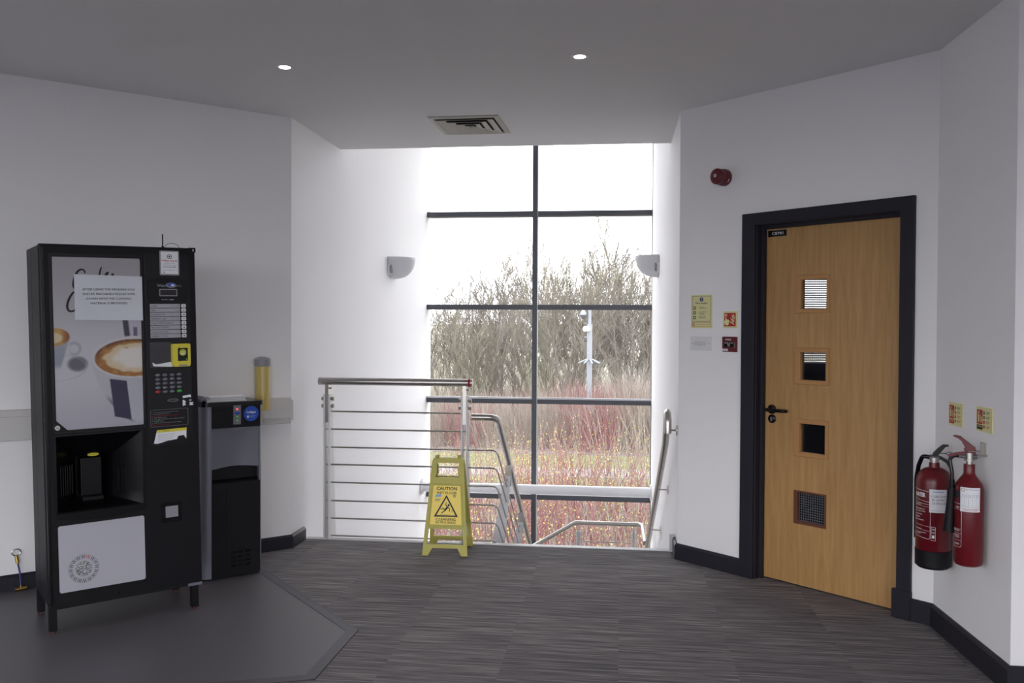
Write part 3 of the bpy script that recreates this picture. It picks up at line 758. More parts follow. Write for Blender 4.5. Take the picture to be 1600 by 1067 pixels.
    for r in range(5):
        for c_ in range(4):
            kx, kz = .5065 + c_ * .0345, 1.1975 - r * .0208
            m_ = {(4, 0): mat('red_button', (176, 60, 64), .35), (4, 3): M_green}.get((r, c_), M_gun)
            kb = MB(); kb.lathe([(0, .008), (.006, .0075), (.0105, .005), (.0128, 0)], m_, 18, axis='y', T=Matrix.Translation((kx, -.0015, kz)) @ Matrix.Diagonal((1, 1, .62, 1)))
            kb.build('key_button', root, smooth=60)
    sl = MB(); sl.prism([circ(.577, 1.069, .028, .0085, 28), circ(.577, 1.069, .017, .003, 16)], -.004, 0, M_midgrey); sl.build('card_slot', root)
    st = MB(); flat(st, [(.624, 1.088), (.664, 1.092), (.666, 1.078), (.655, 1.080), (.626, 1.076)], M_paper, -.0022); flat(st, [(.624, 1.068), (.634, 1.064), (.641, 1.055), (.634, 1.050), (.641, 1.042), (.624, 1.036)], M_paper, -.0022)
    flat(st, [(.658, 1.068), (.670, 1.064), (.658, 1.060)], M_paper, -.0022); flat(st, [(.658, 1.055), (.678, 1.053), (.672, 1.046), (.678, 1.039), (.658, 1.038)], M_paper, -.0022)
    st.build('sticker_remnant', root)['label'] = 'white scraps of a torn sticker'
    ip = MB(); ip.prism([rrect(.466, .650, .940, 1.026, .007), rrect(.4685, .6475, .9425, 1.0235, .006)], -.003, 0, M_midgrey)
    lines = [('1.  Check product price and selection code', M_grey), ('2.  Make appropriate payment', M_grey), ('      machine accepts cards and exact change only', M_red), ('3.  Enter selection code', M_grey), ('4.  Select sugar if required, refer to display for options', M_grey), ('5.  Press       button', M_grey), ('6.  When drink is ready, collect and take change', M_grey), ('      Please report faults, thank you', M_red)]
    for i, (s_, m_) in enumerate(lines): ip.text(s_, .474, 1.0105 - i * .0088, .0072, m_, y=-.003, align='L')
    flat(ip, circ(.504, .9695, .005, .0028), M_green, -.0031)
    ip.build('instruction_panel', root)
    wl = MB(); flat(wl, [(.496, .922), (.480, .858), (.500, .856), (.55, .868), (.592, .872), (.598, .886), (.625, .890), (.638, .870), (.640, .925)], M_paper, -.002); flat(wl, [(.497, .924), (.4945, .910), (.640, .912), (.641, .927)], M_yellow, -.0024)
    wl.text('NOTICE', .54, .915, .008, M_ink, y=-.0026); 
    for q in range(5): flat(wl, rect(.50, .585 - q * .004, .900 - q * .008, .9015 - q * .008), M_grey, -.0026)
    wl.build('torn_label', root)['label'] = 'torn white and yellow label'
    cr = MB(); cr.prism([rrect(.508, .606, .455, .558, .008)], -.002, 0, M_black_gloss); cr.prism([rrect(.528, .589, .481, .537, .003)], -.004, 0, M_grey); cr.build('coin_return', root)['label'] = 'grey coin return flap'
    rp = MB(); rp.prism([rrect(.528, .622, 1.695, 1.818, .006)], -.004, 0, M_grey, m_front=M_grey); flat(rp, rrect(.534, .616, 1.702, 1.812, .002), M_paper, -.0045)
    flat(rp, circ(.575, 1.788, .012), M_ink_grey, -.0047); flat(rp, circ(.575, 1.788, .008), M_paper, -.0048); flat(rp, circ(.575, 1.788, .0045), M_ink, -.0049)
    rp.text('Wilkes Group', .575, 1.764, .0128, M_red, y=-.0047, bold=.02); rp.text('serving you better', .575, 1.754, .0075, M_ink_grey, y=-.0047); rp.text('01752 434 1894', .575, 1.733, .0098, M_ink, y=-.0047, bold=.01); rp.text('www.wilkesgroup.co.uk', .575, 1.719, .0072, M_ink_grey, y=-.0047)
    flat(rp, rect(.542, .608, 1.7455, 1.747), M_grey, -.0047); flat(rp, rect(.545, .552, 1.706, 1.713), M_grey, -.0047)
    rp.build('framed_card', root)['label'] = 'small framed white card'
    hk = MB(); hk.box(.672, .704, -.006, .01, 1.813, 1.836, M_black); hk.box(.688, .694, -.009, .0, 1.818, 1.828, M_steel); hk.build('corner_bracket', root)
    an = MB(); an.tube([(.553, .03, H), (.553, .03, 1.842)], .006, M_black_matt, 10); an.tube([(.553, .03, 1.842), (.5535, .03, 1.902)], .003, M_black_matt, 10); an.build('antenna', root, smooth=40)
    ca = MB(); ca.tube([(.562 + .036 - .036 * math.cos(PI * i / 14), .03, 1.832 + .026 * math.sin(PI * i / 14)) for i in range(15)], .0012, M_black_matt, 6); ca.build('cable', root)
    for (x, yy, zb) in ((.012, .012, 0), (.668, .012, -.013), (.012, .37, 0), (.668, .37, -.013)):
        l = MB(); l.box(x - .017, x + .017, yy, yy + .036, zb + .012, .132, M_black); l.tube([(x, yy + .018, zb), (x, yy + .018, zb + .014)], .012, mat('rusty_foot', (88, 42, 40), .7), 10)
        if x > .5: l.box(x - .034, x + .034, yy - .006, yy + .03, .112, .127, M_gun)
        l.build('leg', root)
    bt = MB(); bt.box(.01, .69, .02, .4, .11, .13, M_black_matt); bt.build('base', root)
    # the notice taped on the picture
    nroot = thing('notice_sign', 'white laminated cleaning notice taped over the coffee picture', 'notice', (VPOS.x, VPOS.y, 0), (0, VROLL, VANG))
    q = MB(); nxx, nzz = 14, 10; vs = []; fs = []
    for j in range(nzz + 1):
        for i in range(nxx + 1):
            u, v = i / nxx, j / nzz; x = .137 + u * .304; z = 1.6935 - u * .007 - v * .215
            vs.append((x, -.011 - .0035 * noise.noise(Vector((u * 3.2, v * 2.5, 1.7))), z))
    for j in range(nzz):
        for i in range(nxx):
            k_ = j * (nxx + 1) + i; fs.append((k_, k_ + nxx + 1, k_ + nxx + 2, k_ + 1))
    nb = len(vs); vs2 = vs + [(x, y_ + .0008, z) for x, y_, z in vs]; fs2 = fs + [tuple(nb + k_ for k_ in reversed(f)) for f in fs]
    q.add(vs2, fs2, mat('laminated_paper', (204, 208, 218), .22, 0, .6, .012, 30)); q.build('paper_sheet', nroot, smooth=60)
    tx = MB()
    for i, s_ in enumerate(('AFTER USING THE VENDING AND', 'WATER MACHINE\u2019S PLEASE WIPE', 'DOWN WITH THE CLEANING', 'MATERIAL\u2019S PROVIDED')):
        tx.text(s_, .288, 1.6175 - i * .0222, .0148, mat('faded_black_print', (66, 66, 74), .5), y=-.0165, fitw=(.236, .236, .200, .166)[i])
    tx.build('lettering', nroot)
vending_machine()

# ------------------------------------------------------------------ water cooler
def cooler():
    root = thing('water_cooler', 'slim black and silver water dispenser beside the vending machine', 'water cooler', (-2.324, 4.815, .002), (0, 0, LANG))
    x0, x1, H, D = -.030, .338, 1.005, .34
    b = MB(); b.box(x0 + .012, x1 - .012, .03, D, .012, H - .02, M_black_matt); b.box(x0 + .02, x1 - .02, .02, D - .02, .0, .015, M_black_matt); b.build('body', root)
    # rounded silver side columns
    for sx, xa in ((-1, x0), (1, x1)):
        c = MB(); w = .062 if sx < 0 else .030; pl = []
        n = 10
        for k in range(n + 1):
            t = k / n * PI / 2; pl.append((xa - sx * w + sx * w * math.sin(t), .058 - .060 * math.cos(t)))
        pl = [(xa - sx * w, .06)] + pl + [(xa, .13), (xa - sx * .012, .13)]
        n = len(pl); vs = [(x, y, z) for z in (.012, H - .012) for x, y in pl]
        f = [tuple(range(n)), tuple(reversed(range(n, 2 * n)))] + [(i, n + i, n + (i + 1) % n, (i + 1) % n) for i in range(n)]
        c.add(vs, f, M_gun); o = c.build('side_column', root, smooth=50); fixn(o)
        o['label'] = 'silver side column'
    t = MB(); pl = [(x0 - .004, D), (x0 - .004, .05)] + [(x0 - .004 + .05 * (1 - math.cos(k / 8 * PI / 2)), .05 - .056 * math.sin(k / 8 * PI / 2)) for k in range(1, 9)] + [(x1 + .004 - .03 * (1 - math.cos((8 - k) / 8 * PI / 2)), .03 - .036 * math.sin((8 - k) / 8 * PI / 2)) for k in range(0, 9)] + [(x1 + .004, D)]
    n = len(pl); vs = [(x, y, z) for z in (H - .012, H + .012) for x, y in pl]
    t.add(vs, [tuple(range(n)), tuple(range(n, 2 * n))] + [(i, n + i, n + (i + 1) % n, (i + 1) % n) for i in range(n)], M_black_gloss); o = t.build('top', root); fixn(o)
    p = MB(); p.prism([rrect(.031, .317, .868, .996, .004)], -.004, .03, M_black_matt); p.prism([rrect(.041, .129, .958, .988, .002), rrect(.045, .125, .962, .984, .002)], -.006, -.004, M_black_gloss);
    cp = p.build('control_panel', root, bevel=.001)
    k = MB(); k.prism([rrect(.155, .199, .886, .996, .002)], -.0075, -.004, M_silver); bs = k.build('button_strip', cp)
    for z, m_, w in ((.974, emis('red_led', (.9, .05, .06), 1.2), .005), (.9505, M_blue, .015), (.930, M_green, .011), (.908, M_green, .011)):
        u = MB(); u.prism([rrect(.177 - w, .177 + w, z - (.005 if w < .014 else .007), z + (.005 if w < .014 else .007), .002 if w > .006 else .0045)], -.010, -.0075, m_)
        if m_ is M_green: flat(u, circ(.177, z, .0035), M_white, -.0103)
        u.build('button', bs)
    s = MB(); s.prism([circ(.2605, .944, .0445, n=40)], -.0055, -.004, M_blue); s.text('Culligan', .2605, .947, .0185, M_white, y=-.006, bold=.02, fitw=.056); flat(s, rect(.236, .246, .921, .933), M_white, -.006); [flat(s, rect(.249, .288 - .006 * q, .9285 - .0065 * q, .9315 - .0065 * q), mat('pale_blue_print', (120, 150, 214), .5), -.006) for q in range(2)]
    s.build('sticker', root)['label'] = 'round blue sticker'
    f = MB(); n = 18; xs = [.031 + .286 * i / n for i in range(n + 1)]; vs = []
    for i, x in enumerate(xs):
        u = i / n; yb = .004 + .010 * math.sin(PI * u) ** 2 * 1.0
        zb = .632 + .014 * math.sin(PI * u)
        vs += [(x, .004, .868), (x, yb + .008 * math.sin(PI * u), .76), (x, yb, zb), (x, .05, zb)]
    f.add(vs, [(i * 4 + j, i * 4 + j + 1, (i + 1) * 4 + j + 1, (i + 1) * 4 + j) for i in range(n) for j in range(3)], M_gun); f.build('silver_fascia', root, smooth=60)['label'] = 'curved silver fascia'
    m = MB(); m.prism([circ(.177, .868, .048, .012, 28)], -.002, .004, M_silver); m.build('spout_lip', root)
    a = MB(); a.add([(.031, .004, .56), (.317, .004, .56), (.317, .11, .60), (.031, .11, .60), (.031, .11, .66), (.317, .11, .66), (.031, .004, .66), (.317, .004, .66)], [(0, 1, 2, 3), (3, 2, 5, 4), (0, 3, 4, 6), (2, 1, 7, 5)], M_black_gloss); a.build('drip_alcove', root)
    l = MB(); l.prism([rect(.031, .317, .014, .552)], -.002, .03, M_black_matt); l.box(.1145, .1165, -.003, -.001, .03, .545, M_black_gloss)
    for r in range(4):
        for c in range(3): l.prism([rrect(.142 + c * .042, .172 + c * .042, .062 + r * .026, .075 + r * .026, .003)], -.003, -.001, M_black_gloss)
    l.build('lower_panel', root, bevel=.001)
    # folded paper towels on its top
    t = thing('paper_towel_pack', 'flat stack of white folded paper towels lying on the water dispenser', 'paper towels', (-2.324, 4.815, H + .014), (0, 0, LANG))
    u = MB()
    for i in range(4):
        e = .006 * i; o_ = (.003, -.002, .004, 0)[i]
        vs = [(.012 + e + o_, .03, i * .0075), (.245 - e * .4 + o_, .035, i * .0075), (.262 - e * .4 + o_, .14, i * .0075), (.02 + e + o_, .15, i * .0075)]
        vs += [(x, y, z + .0062) for x, y, z in vs]
        u.add(vs, [(3, 2, 1, 0), (4, 5, 6, 7), (0, 1, 5, 4), (1, 2, 6, 5), (2, 3, 7, 6), (3, 0, 4, 7)], M_paper)
    u.build('sheets', t, bevel=.002)
    v = MB(); prof = [(-.016, .0), (-.02, .02), (-.012, .036), (.0, .034), (.012, .018), (.026, .002), (.018, -.0), (.004, .012), (-.004, .008)]
    v.prism([prof], .04, .13, M_gun); o = v.build('band', t); fixn(o); o['label'] = 'dark curled band'
cooler()

# cup dispenser tube on the wall, trunking with its end box, isolating valve
def on_l(name, label, cat, s, z, off=0): return thing(name, label, cat, on_left(s, z, off), (0, 0, LANG))
def cup_disp():
    r = on_l('cup_dispenser', 'amber cup dispenser tube with grey cap on the wall above the water dispenser', 'cup dispenser', -.219, .90)
    T = Matrix.Translation((0, -.062, 0)); ro = .0475
    a = MB(); a.lathe([(ro - .004, .022), (ro, .022), (ro, .31), (ro - .004, .31)], M_amber, 28, T=T); a.build('tube', r, smooth=40)
    b = MB(); b.lathe([(ro - .002, .30), (ro + .003, .302), (ro + .003, .345), (ro - .006, .353), (.02, .36), (0, .362)], M_grey, 28, T=T); b.build('cap', r, smooth=40)
    c = MB(); c.lathe([(0, -.028), (.034, -.028), (.036, .0), (.036, .03), (0, .03)], M_offwhite, 24, T=T); c.box(-.03, .03, -.07, 0, -.028, .03, M_offwhite); c.build('wall_mount', r, smooth=40)
    d = MB(); d.lathe([(0, .03), (.04, .03), (.035, .29), (0, .30)], mat('white_cups', (224, 214, 180), .5), 24, T=T); d.build('cup_column', r, smooth=40)
cup_disp()
mb = MB()
Tm = Matrix.Translation(on_left(0, 0)) @ Matrix.Rotation(LANG, 4, 'Z')
mb.box(-3.2, -.02, -.052, 0, .826, .99, M_offwhite, Tm); mb.box(-3.2, -.02, -.056, 0, .955, .992, M_offwhite, Tm)
mb.box(-.205, -.03, -.064, 0, .862, .968, M_offwhite, Tm); mb.box(-.035, -.008, -.055, 0, .846, .975, M_offwhite, Tm)
o = struct('trim_5', mb, 'white plastic trunking along the left wall', bevel=.003)
def valve():
    r = on_l('water_valve', 'small water valve with a blue pipe on the skirting beside the vending machine', 'valve', -1.585, .0, .045)
    a = MB(); a.tube([(-.022, 0, .012), (.035, 0, .016)], .010, M_brass, 12); a.tube([(.006, 0, .014), (.006, 0, .034)], .008, M_brass, 12); a.build('tee_body', r, smooth=40)
    b = MB(); b.tube([(.006, 0, .03), (.002, .012, .10), (-.006, .03, .15)], .0045, mat('blue_hose', (40, 42, 120), .4), 10); b.build('blue_pipe', r, smooth=40)
    c = MB(); c.tube([(-.006, .03, .148), (-.012, .036, .19)], .009, M_brass, 10)
    c.tube([(-.012 + .022 * math.cos(t / 12 * 2 * PI), .035, .208 + .018 * math.sin(t / 12 * 2 * PI)) for t in range(13)], .0035, M_steel, 8); c.build('wall_mount', r, smooth=40)
valve()
# ------------------------------------------------------------------ wet floor sign
M_olive = mat('mustard_yellow_plastic', (184, 177, 92), .5, 0, .4, .04, 30)
M_label = mat('bright_yellow_label', (240, 214, 92), .4)
def wet_sign():
    fl, fr_, bl, br_ = Vector((-1.246, 5.575)), Vector((-.952, 5.585)), Vector((-1.232, 5.885)), Vector((-.938, 5.845))
    d = (fr_ - fl).normalized(); ang = math.atan2(d.y, d.x); c = (fl + fr_) / 2
    root = thing('wet_floor_sign', 'mustard yellow folding caution wet floor sign standing by the stair railing', 'wet floor sign', (c.x, c.y, .002), (0, 0, ang))
    depth = .272; Hs = .625
    def panel(mb, lean, y0, sign, t=.02):
        out = [(-.146, 0), (-.108, 0), (-.082, .047), (.080, .047), (.106, 0), (.146, 0), (.134, .16), (.104, .60), (.094, .618), (-.092, .618), (-.102, .60), (-.134, .16)]
        hole = [(-.076, .492), (.076, .492), (.078, .50), (.069, .51), (.069, .572), (.074, .580), (.070, .587), (-.070, .587), (-.074, .58), (-.069, .572), (-.069, .51), (-.078, .50)]
        low = [(-.117, .07), (.117, .07), (.108, .168), (-.108, .168)]
        sn, cs = math.sin(lean), math.cos(lean)
        def fn(x, y, z): return (x, y0 + sign * (z * sn) + y * 1.0, z * cs)
        mb.prism([out, hole, low], -t / 2, t / 2, M_olive, fn=fn); return fn
    lean = math.atan2(depth / 2 - .008, Hs)
    f = MB(); fn = panel(f, lean, 0, 1)
    # raised rim round the label
    outer = [(-.118, .182), (.118, .182), (.096, .455), (-.096, .455)]; inner = [(-.106, .192), (.106, .192), (.088, .446), (-.088, .446)]
    f.prism([outer, inner], -.0145, -.01, M_olive, fn=fn)
    fp = f.build('front_panel', root, bevel=.003)
    l = MB(); l.prism([[(-.103, .196), (.103, .196), (.087, .442), (-.087, .442)]], -.0112, -.0102, M_label, fn=fn); lb = l.build('label', fp); lb['label'] = 'bright yellow caution label'
    t = MB(); y = -.0117
    t.text('CAUTION', .0, .414, .0285, M_ink, y=y, bold=.025, fn=fn, fitw=.132)
    t.text('WET FLOOR', .0, .388, .0235, M_ink, y=y, bold=.015, fn=fn, fitw=.132)
    t.text('CLEANING', .0, .221, .0235, M_ink, y=y, bold=.02, fn=fn, fitw=.128)
    t.text('IN PROGRESS', .0, .2035, .0195, M_ink, y=y, bold=.012, fn=fn, fitw=.128)
    def hr(x0_, z0_, s_):  return [(x * s_ + x0_, z * s_ + z0_) for x, z in ((-.078, 0), (.078, 0), (0, .138))]
    tri_o = hr(0, .2455, 1); tri_i = [(-.062, .2545), (.062, .2545), (0, .3655)]
    t.prism([tri_o, tri_i], y, y + .0004, M_ink, fn=fn)
    flat(t, circ(.0155, .3185, .0075), M_ink, y, fn)
    add_stroke(t, [(.011, .309), (.002, .298), (-.006, .288)], [.013, .0115, .010], M_ink, y, fn=fn)
    add_stroke(t, [(.006, .308), (-.004, .322), (.002, .338)], [.0055, .005, .004], M_ink, y, fn=fn)
    add_stroke(t, [(.013, .306), (.023, .296), (.021, .277)], [.0055, .005, .004], M_ink, y, fn=fn)
    add_stroke(t, [(-.005, .290), (-.022, .299), (-.031, .291), (-.036, .298)], [.008, .006, .005, .004], M_ink, y, fn=fn)
    add_stroke(t, [(-.003, .287), (-.016, .279), (-.030, .266)], [.008, .006, .005], M_ink, y, fn=fn)
    add_stroke(t, [(-.04, .2605), (.026, .2605)], .0015, M_ink, y, fn=fn)
    for q in range(2): add_stroke(t, [(.031 + q * .006, .272), (.037 + q * .006, .282), (.037 + q * .006, .29)], .0015, M_ink, y, fn=fn)
    flat(t, [(-.075, .368), (-.036, .372), (-.034, .386), (-.070, .384)], mat('light_blue_print', (124, 172, 214), .5), y, fn)
    for q in range(3): flat(t, rect(-.074, -.036 - q * .004, .3555 - q * .006, .358 - q * .006), M_ink_grey, y, fn)
    for q in range(3): flat(t, rect(.042, .06, .370 + q * .006, .3735 + q * .006), M_ink_grey, y, fn)
    t.build('lettering', lb)
    b = MB(); fnb = panel(b, lean, depth, -1)
    for q in range(6): b.box(-.09 + q * .033, -.084 + q * .033, depth - .022, depth - .012, .05, .068, M_olive)
    b.build('back_panel', root, bevel=.003)
    yy = depth / 2
    for sx in (-1, 1): h = MB(); h.tube([(sx * .085, yy, Hs - .012), (sx * .06, yy, Hs - .012)], .011, M_olive, 12); h.build('hinge', root, smooth=40)
wet_sign()

# ------------------------------------------------------------------ wall lights, downlights, ceiling vent
def sconce(name, label, x, yc, ztop, side, twist):
    r = thing(name, label, 'wall light', (x, yc, ztop), (0, 0, twist), 'uplighters on the stairwell walls')
    m = MB(); rx, ry, rz = .215, .20, .195; n, k = 24, 12; vs = []; fs = []
    for j in range(k + 1):
        ph = j / k * (PI / 2) * .93
        for i in range(n + 1):
            th = -PI / 2 + PI * i / n
            cc = max(math.cos(ph), 0) ** .72
            vs.append((side * (rx * math.cos(th) * cc + .0), ry * math.sin(th) * (cc * .86 + .14), -rz * math.sin(ph)))
    for j in range(k):
        for i in range(n): a = j * (n + 1) + i; fs.append((a, a + 1, a + n + 2, a + n + 1))
    m.add(vs, fs, M_sconce); nb = n + 1
    o = m.build('bowl_mount', r, smooth=60); fixn(o)
    so = o.modifiers.new('s', 'SOLIDIFY'); so.thickness = .006; so.offset = -1
    p = MB(); p.box(min(0, side * .018), max(0, side * .018), -.19, .19, -.17, -.004, M_white); p.box(min(side * .012, side * .04), max(side * .012, side * .04), -.187, .187, -.15, -.03, M_grey); p.build('back_plate', r)
    b = MB(); b.tube([(side * .07, -.08, -.05), (side * .07, .08, -.05)], .008, M_white, 10); b.build('lamp_tube', r)
sconce('wall_light', 'grey half bowl uplighter on the stairwell wall above the landing railing', -2.146, 8.30, 2.105, 1, 0)
sconce('wall_light', 'grey half bowl uplighter on the stairwell wall above the bracketed handrail', .346, 8.46, 2.125, -1, 0)

M_led = emis('downlight_glow', (1, .93, .88), 14)
def downlight(x, y, label):
    r = thing('ceiling_downlight', label, 'downlight', (x, y, CEIL), (0, 0, 0), 'recessed ceiling downlights')
    a = MB(); a.lathe([(.029, .0), (.029, -.003), (.044, -.004), (.046, .0)], M_white, 32); a.build('trim_ring', r, smooth=40)
    b = MB(); b.lathe([(0, -.0035), (.029, -.0025)], M_led, 32); b.build('lamp', r)
    l = bpy.data.lights.new('downlight_beam', 'SPOT'); l.energy = 9; l.color = (1, .9, .82); l.spot_size = math.radians(80); l.spot_blend = .6; l.shadow_soft_size = .03
    o = bpy.data.objects.new('downlight_beam', l); COL.objects.link(o); o.location = (x, y, CEIL - .012)
downlight(-1.757, 4.542, 'small round lit downlight in the ceiling over the vinyl floor')
downlight(-.212, 4.519, 'small round lit downlight in the ceiling in front of the stairs')

def vent():
    cx, cy, h = -1.012, 5.97, .26; r = thing('ceiling_vent', 'square four way ceiling air vent near the stair opening', 'air vent', (cx, cy, CEIL), (0, 0, -.03))
    a = MB(); sx, sy = .232, .262
    def ring(s0, z0, s1, z1, m):
        vs = []
        for s_, z in ((s0, z0), (s1, z1)):
            for ux, uy in ((-1, -1), (1, -1), (1, 1), (-1, 1)): vs.append((ux * sx * s_, uy * sy * s_, z))
        a.add(vs, [(i, (i + 1) % 4, 4 + (i + 1) % 4, 4 + i) for i in range(4)], m)
    ring(1, -.0, 1, -.007, M_vent); ring(1, -.007, .86, -.010, M_vent); ring(.86, -.010, .85, -.0, M_vent)
    a.build('vent_frame', r)
    d = MB(); d.box(-sx * .86, sx * .86, -sy * .86, sy * .86, -.0015, -.0005, M_dark); d.build('vent_shade_sheet', r)['label'] = 'dark sheet for the shade inside the vent'  # thin dark sheet painting in the shade behind the vent cones
    for (s0, s1) in ((.82, .60), (.57, .37), (.34, .16), (.12, .0)):
        b = MB(); vs = []
        for s_, z in ((s0, -.016), (s0 * .985, -.018), (s1, -.0035)):
            for ux, uy in ((-1, -1), (1, -1), (1, 1), (-1, 1)): vs.append((ux * sx * s_, uy * sy * s_, z))
        b.add(vs, [(k * 4 + i, k * 4 + (i + 1) % 4, k * 4 + 4 + (i + 1) % 4, k * 4 + 4 + i) for k in range(2) for i in range(4)], M_vent); b.build('vent_cone', r)
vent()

# ------------------------------------------------------------------ door
def door():
    fr = thing('door_1', 'beech door with four small square panels in a dark grey frame', None, (B.x, B.y, 0), (0, 0, DANG)); del fr['label']
    fr['kind'] = 'structure'; fr['label'] = 'beech door with four small square panels in a dark grey frame'
    a = MB(); o = [(.483, 0), (.573, 0), (.573, 2.052), (1.438, 2.052), (1.438, 0), (1.512, 0), (1.512, 2.122), (.483, 2.122)]
    a.prism([o], -.020, .0, M_frame)
    a.prism([[(x + (.006 if x < 1 else -.006), z) if 0 < i < 5 and x not in (.483, 1.512) else (x, z) for i, (x, z) in enumerate([(.545, 0), (.573, 0), (.573, 2.048), (1.438, 2.048), (1.438, 0), (1.452, 0), (1.452, 2.07), (.545, 2.07)])]], -.004, .135, M_frame)
    st = [(.56, 0), (.596, 0), (.596, 2.030), (1.420, 2.030), (1.420, 0), (1.45, 0), (1.45, 2.06), (.56, 2.06)]
    a.prism([st], .035, .068, M_frame)
    a.box(1.418, 1.514, -.026, 0, 0, .145, M_frame)
    a.build('door_frame', fr, bevel=.003)
    wins = [(.819, .986, 1.563, 1.735), (.819, .986, 1.164, 1.328), (.819, .986, .757, .927), (.800, .986, .360, .537)]
    l = MB(); l.prism([rect(.588, 1.428, .008, 2.036)] + [rect(*w) for w in wins], .070, .114, M_wood); lf = l.build('door_leaf', fr, bevel=.0015)
    for i, w in enumerate(wins[:3]):
        b = MB(); x0, x1, z0, z1 = w; outer = rect(x0 - .034, x1 + .016, z0 - .02, z1 + .022)
        b.prism([outer, rect(x0 + .004, x1 - .004, z0 + .004, z1 - .004)], .063, .071, M_bead); b.prism([rect(x0 - .002, x1 + .002, z0 - .002, z1 + .002), rect(x0 + .005, x1 - .005, z0 + .005, z1 - .005)], .071, .09, M_bead)
        bo = b.build('glazing_bead', lf, bevel=.003)
        p = MB(); p.add([(x0, .092, z0), (x1, .092, z0), (x1, .092, z1), (x0, .092, z1)], [(0, 1, 2, 3)], M_wired); p.build('pane', lf)
    x0, x1, z0, z1 = wins[3]
    g = MB(); g.prism([rect(x0 - .012, x1 + .006, z0 - .006, z1 + .006), rect(x0 + .014, x1 - .004, z0 + .012, z1 - .004)], .068, .088, M_redwood); 
    n = 13
    for k in range(1, n): x = x0 + (x1 - x0) * k / n; g.box(x - .0016, x + .0016, .082, .088, z0, z1, M_midgrey)
    for k in range(1, n): z = z0 + (z1 - z0) * k / n; g.box(x0, x1, .080, .086, z - .0016, z + .0016, M_midgrey)
    g.box(x0, x1, .095, .098, z0, z1, M_black_gloss); g.build('vent_grille', lf)['label'] = 'dark grille in a red brown frame'
    h = MB(); T = Matrix.Translation((.641, .07, .989))
    h.lathe([(0, .012), (.022, .012), (.027, .008), (.027, 0)], M_black_gloss, 24, axis='y', T=T)
    h.tube(fillet([(.641, .068, .989), (.641, .008, .989), (.757, .008, .989), (.757, .035, .987)], .014, 6), .010, M_black_gloss, 14)
    h.build('door_handle', lf, smooth=45)
    c = MB(); c.lathe([(0, .010), (.021, .010), (.025, .007), (.025, 0)], M_black_gloss, 24, axis='y', T=Matrix.Translation((.642, .07, .934))); c.prism([rrect(.6375, .6465, .921, .946, .0045)], .056, .061, M_steel); c.build('lock', lf, smooth=45)
    p = MB(); p.prism([rect(.604, .724, 1.986, 2.022)], .066, .0705, M_black_gloss); p.text('CE701', .668, 1.9965, .0215, M_whiteprint, y=.0655, bold=.008, fitw=.074); p.build('room_number_plate', lf)['label'] = 'black plate lettered CE701'
door()
# the room behind the door, its outer window and blind
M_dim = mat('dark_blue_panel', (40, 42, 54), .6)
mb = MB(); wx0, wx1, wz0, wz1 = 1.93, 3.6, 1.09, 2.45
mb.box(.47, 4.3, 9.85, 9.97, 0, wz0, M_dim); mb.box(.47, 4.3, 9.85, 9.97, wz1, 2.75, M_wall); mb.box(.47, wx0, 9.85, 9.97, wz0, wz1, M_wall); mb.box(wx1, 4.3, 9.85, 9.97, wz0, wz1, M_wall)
mb.box(4.2, 4.32, 3.92, 9.97, 0, 2.75, M_wall)
struct('wall_back_room', mb, 'walls of the room seen through the door panes')
rp = [(.47, 5.85), (1.72, 4.66), (1.75, 3.93), (4.3, 3.93), (4.3, 9.95), (.47, 9.95)]
for nm, z0, z1, m_ in (('ceiling_back_room', 2.7, 2.8, M_ceil), ('floor_back_room', -.1, 0, M_carpet)):
    mb = MB(); n = len(rp); vs = [(x, y, z) for z in (z0, z1) for x, y in rp]
    mb.add(vs, [tuple(range(n)), tuple(range(n, 2 * n))] + [(i, (i + 1) % n, n + (i + 1) % n, n + i) for i in range(n)], m_); fixn(struct(nm, mb))
bl = thing('venetian_blind', 'grey white slatted blind in the room behind the door, seen through its panes', 'blind', (2.5, 9.74, wz0))
m = MB()
for k in range(54):
    z = .012 + k * .0235; m.add([(-1.15, -.009, z - .0085), (1.15, -.009, z - .0085), (1.15, .009, z + .0085), (-1.15, .009, z + .0085)], [(0, 1, 2, 3)], mat('grey_blind_slat', (120, 124, 136), .5))
m.build('slats', bl); m = MB(); m.box(-1.16, 1.16, -.02, .02, 1.29, 1.33, M_white); m.build('head_rail', bl)

# ------------------------------------------------------------------ things on the door wall
def on_d(name, label, cat, s, z, **k): return thing(name, label, cat, on_door(s, z), (0, 0, DANG), **k)
def sounder():
    r = on_d('fire_alarm_sounder', 'round dark red fire alarm sounder high on the wall above the fire notices', 'alarm', .345, 2.355)
    a = MB(); a.lathe([(0, .0), (.05, .0), (.051, .012), (.049, .034), (0, .034)], M_wine, 40, axis='y'); a.build('mount_base', r, smooth=40)
    b = MB(); b.lathe([(0, .090), (.014, .0905), (.040, .088), (.0465, .082), (.047, .055), (.044, .050), (.044, .046), (.0475, .044), (.048, .034), (0, .034)], M_wine, 40, axis='y'); b.build('sounder_body', r, smooth=40)
    c = MB(); c.lathe([(.0035, .0925), (.009, .0925), (.010, .090)], M_offwhite, 20, axis='y', T=Matrix.Translation((-.004, 0, .004))); c.build('centre_lens', r)['label'] = 'small white centre ring'
    d = MB(); d.tube([(.049 * math.cos(t), -.024, .049 * math.sin(t)) for t in [-.75 + .09 * i for i in range(6)]], .003, M_white, 6); d.build('marking', r)
sounder()
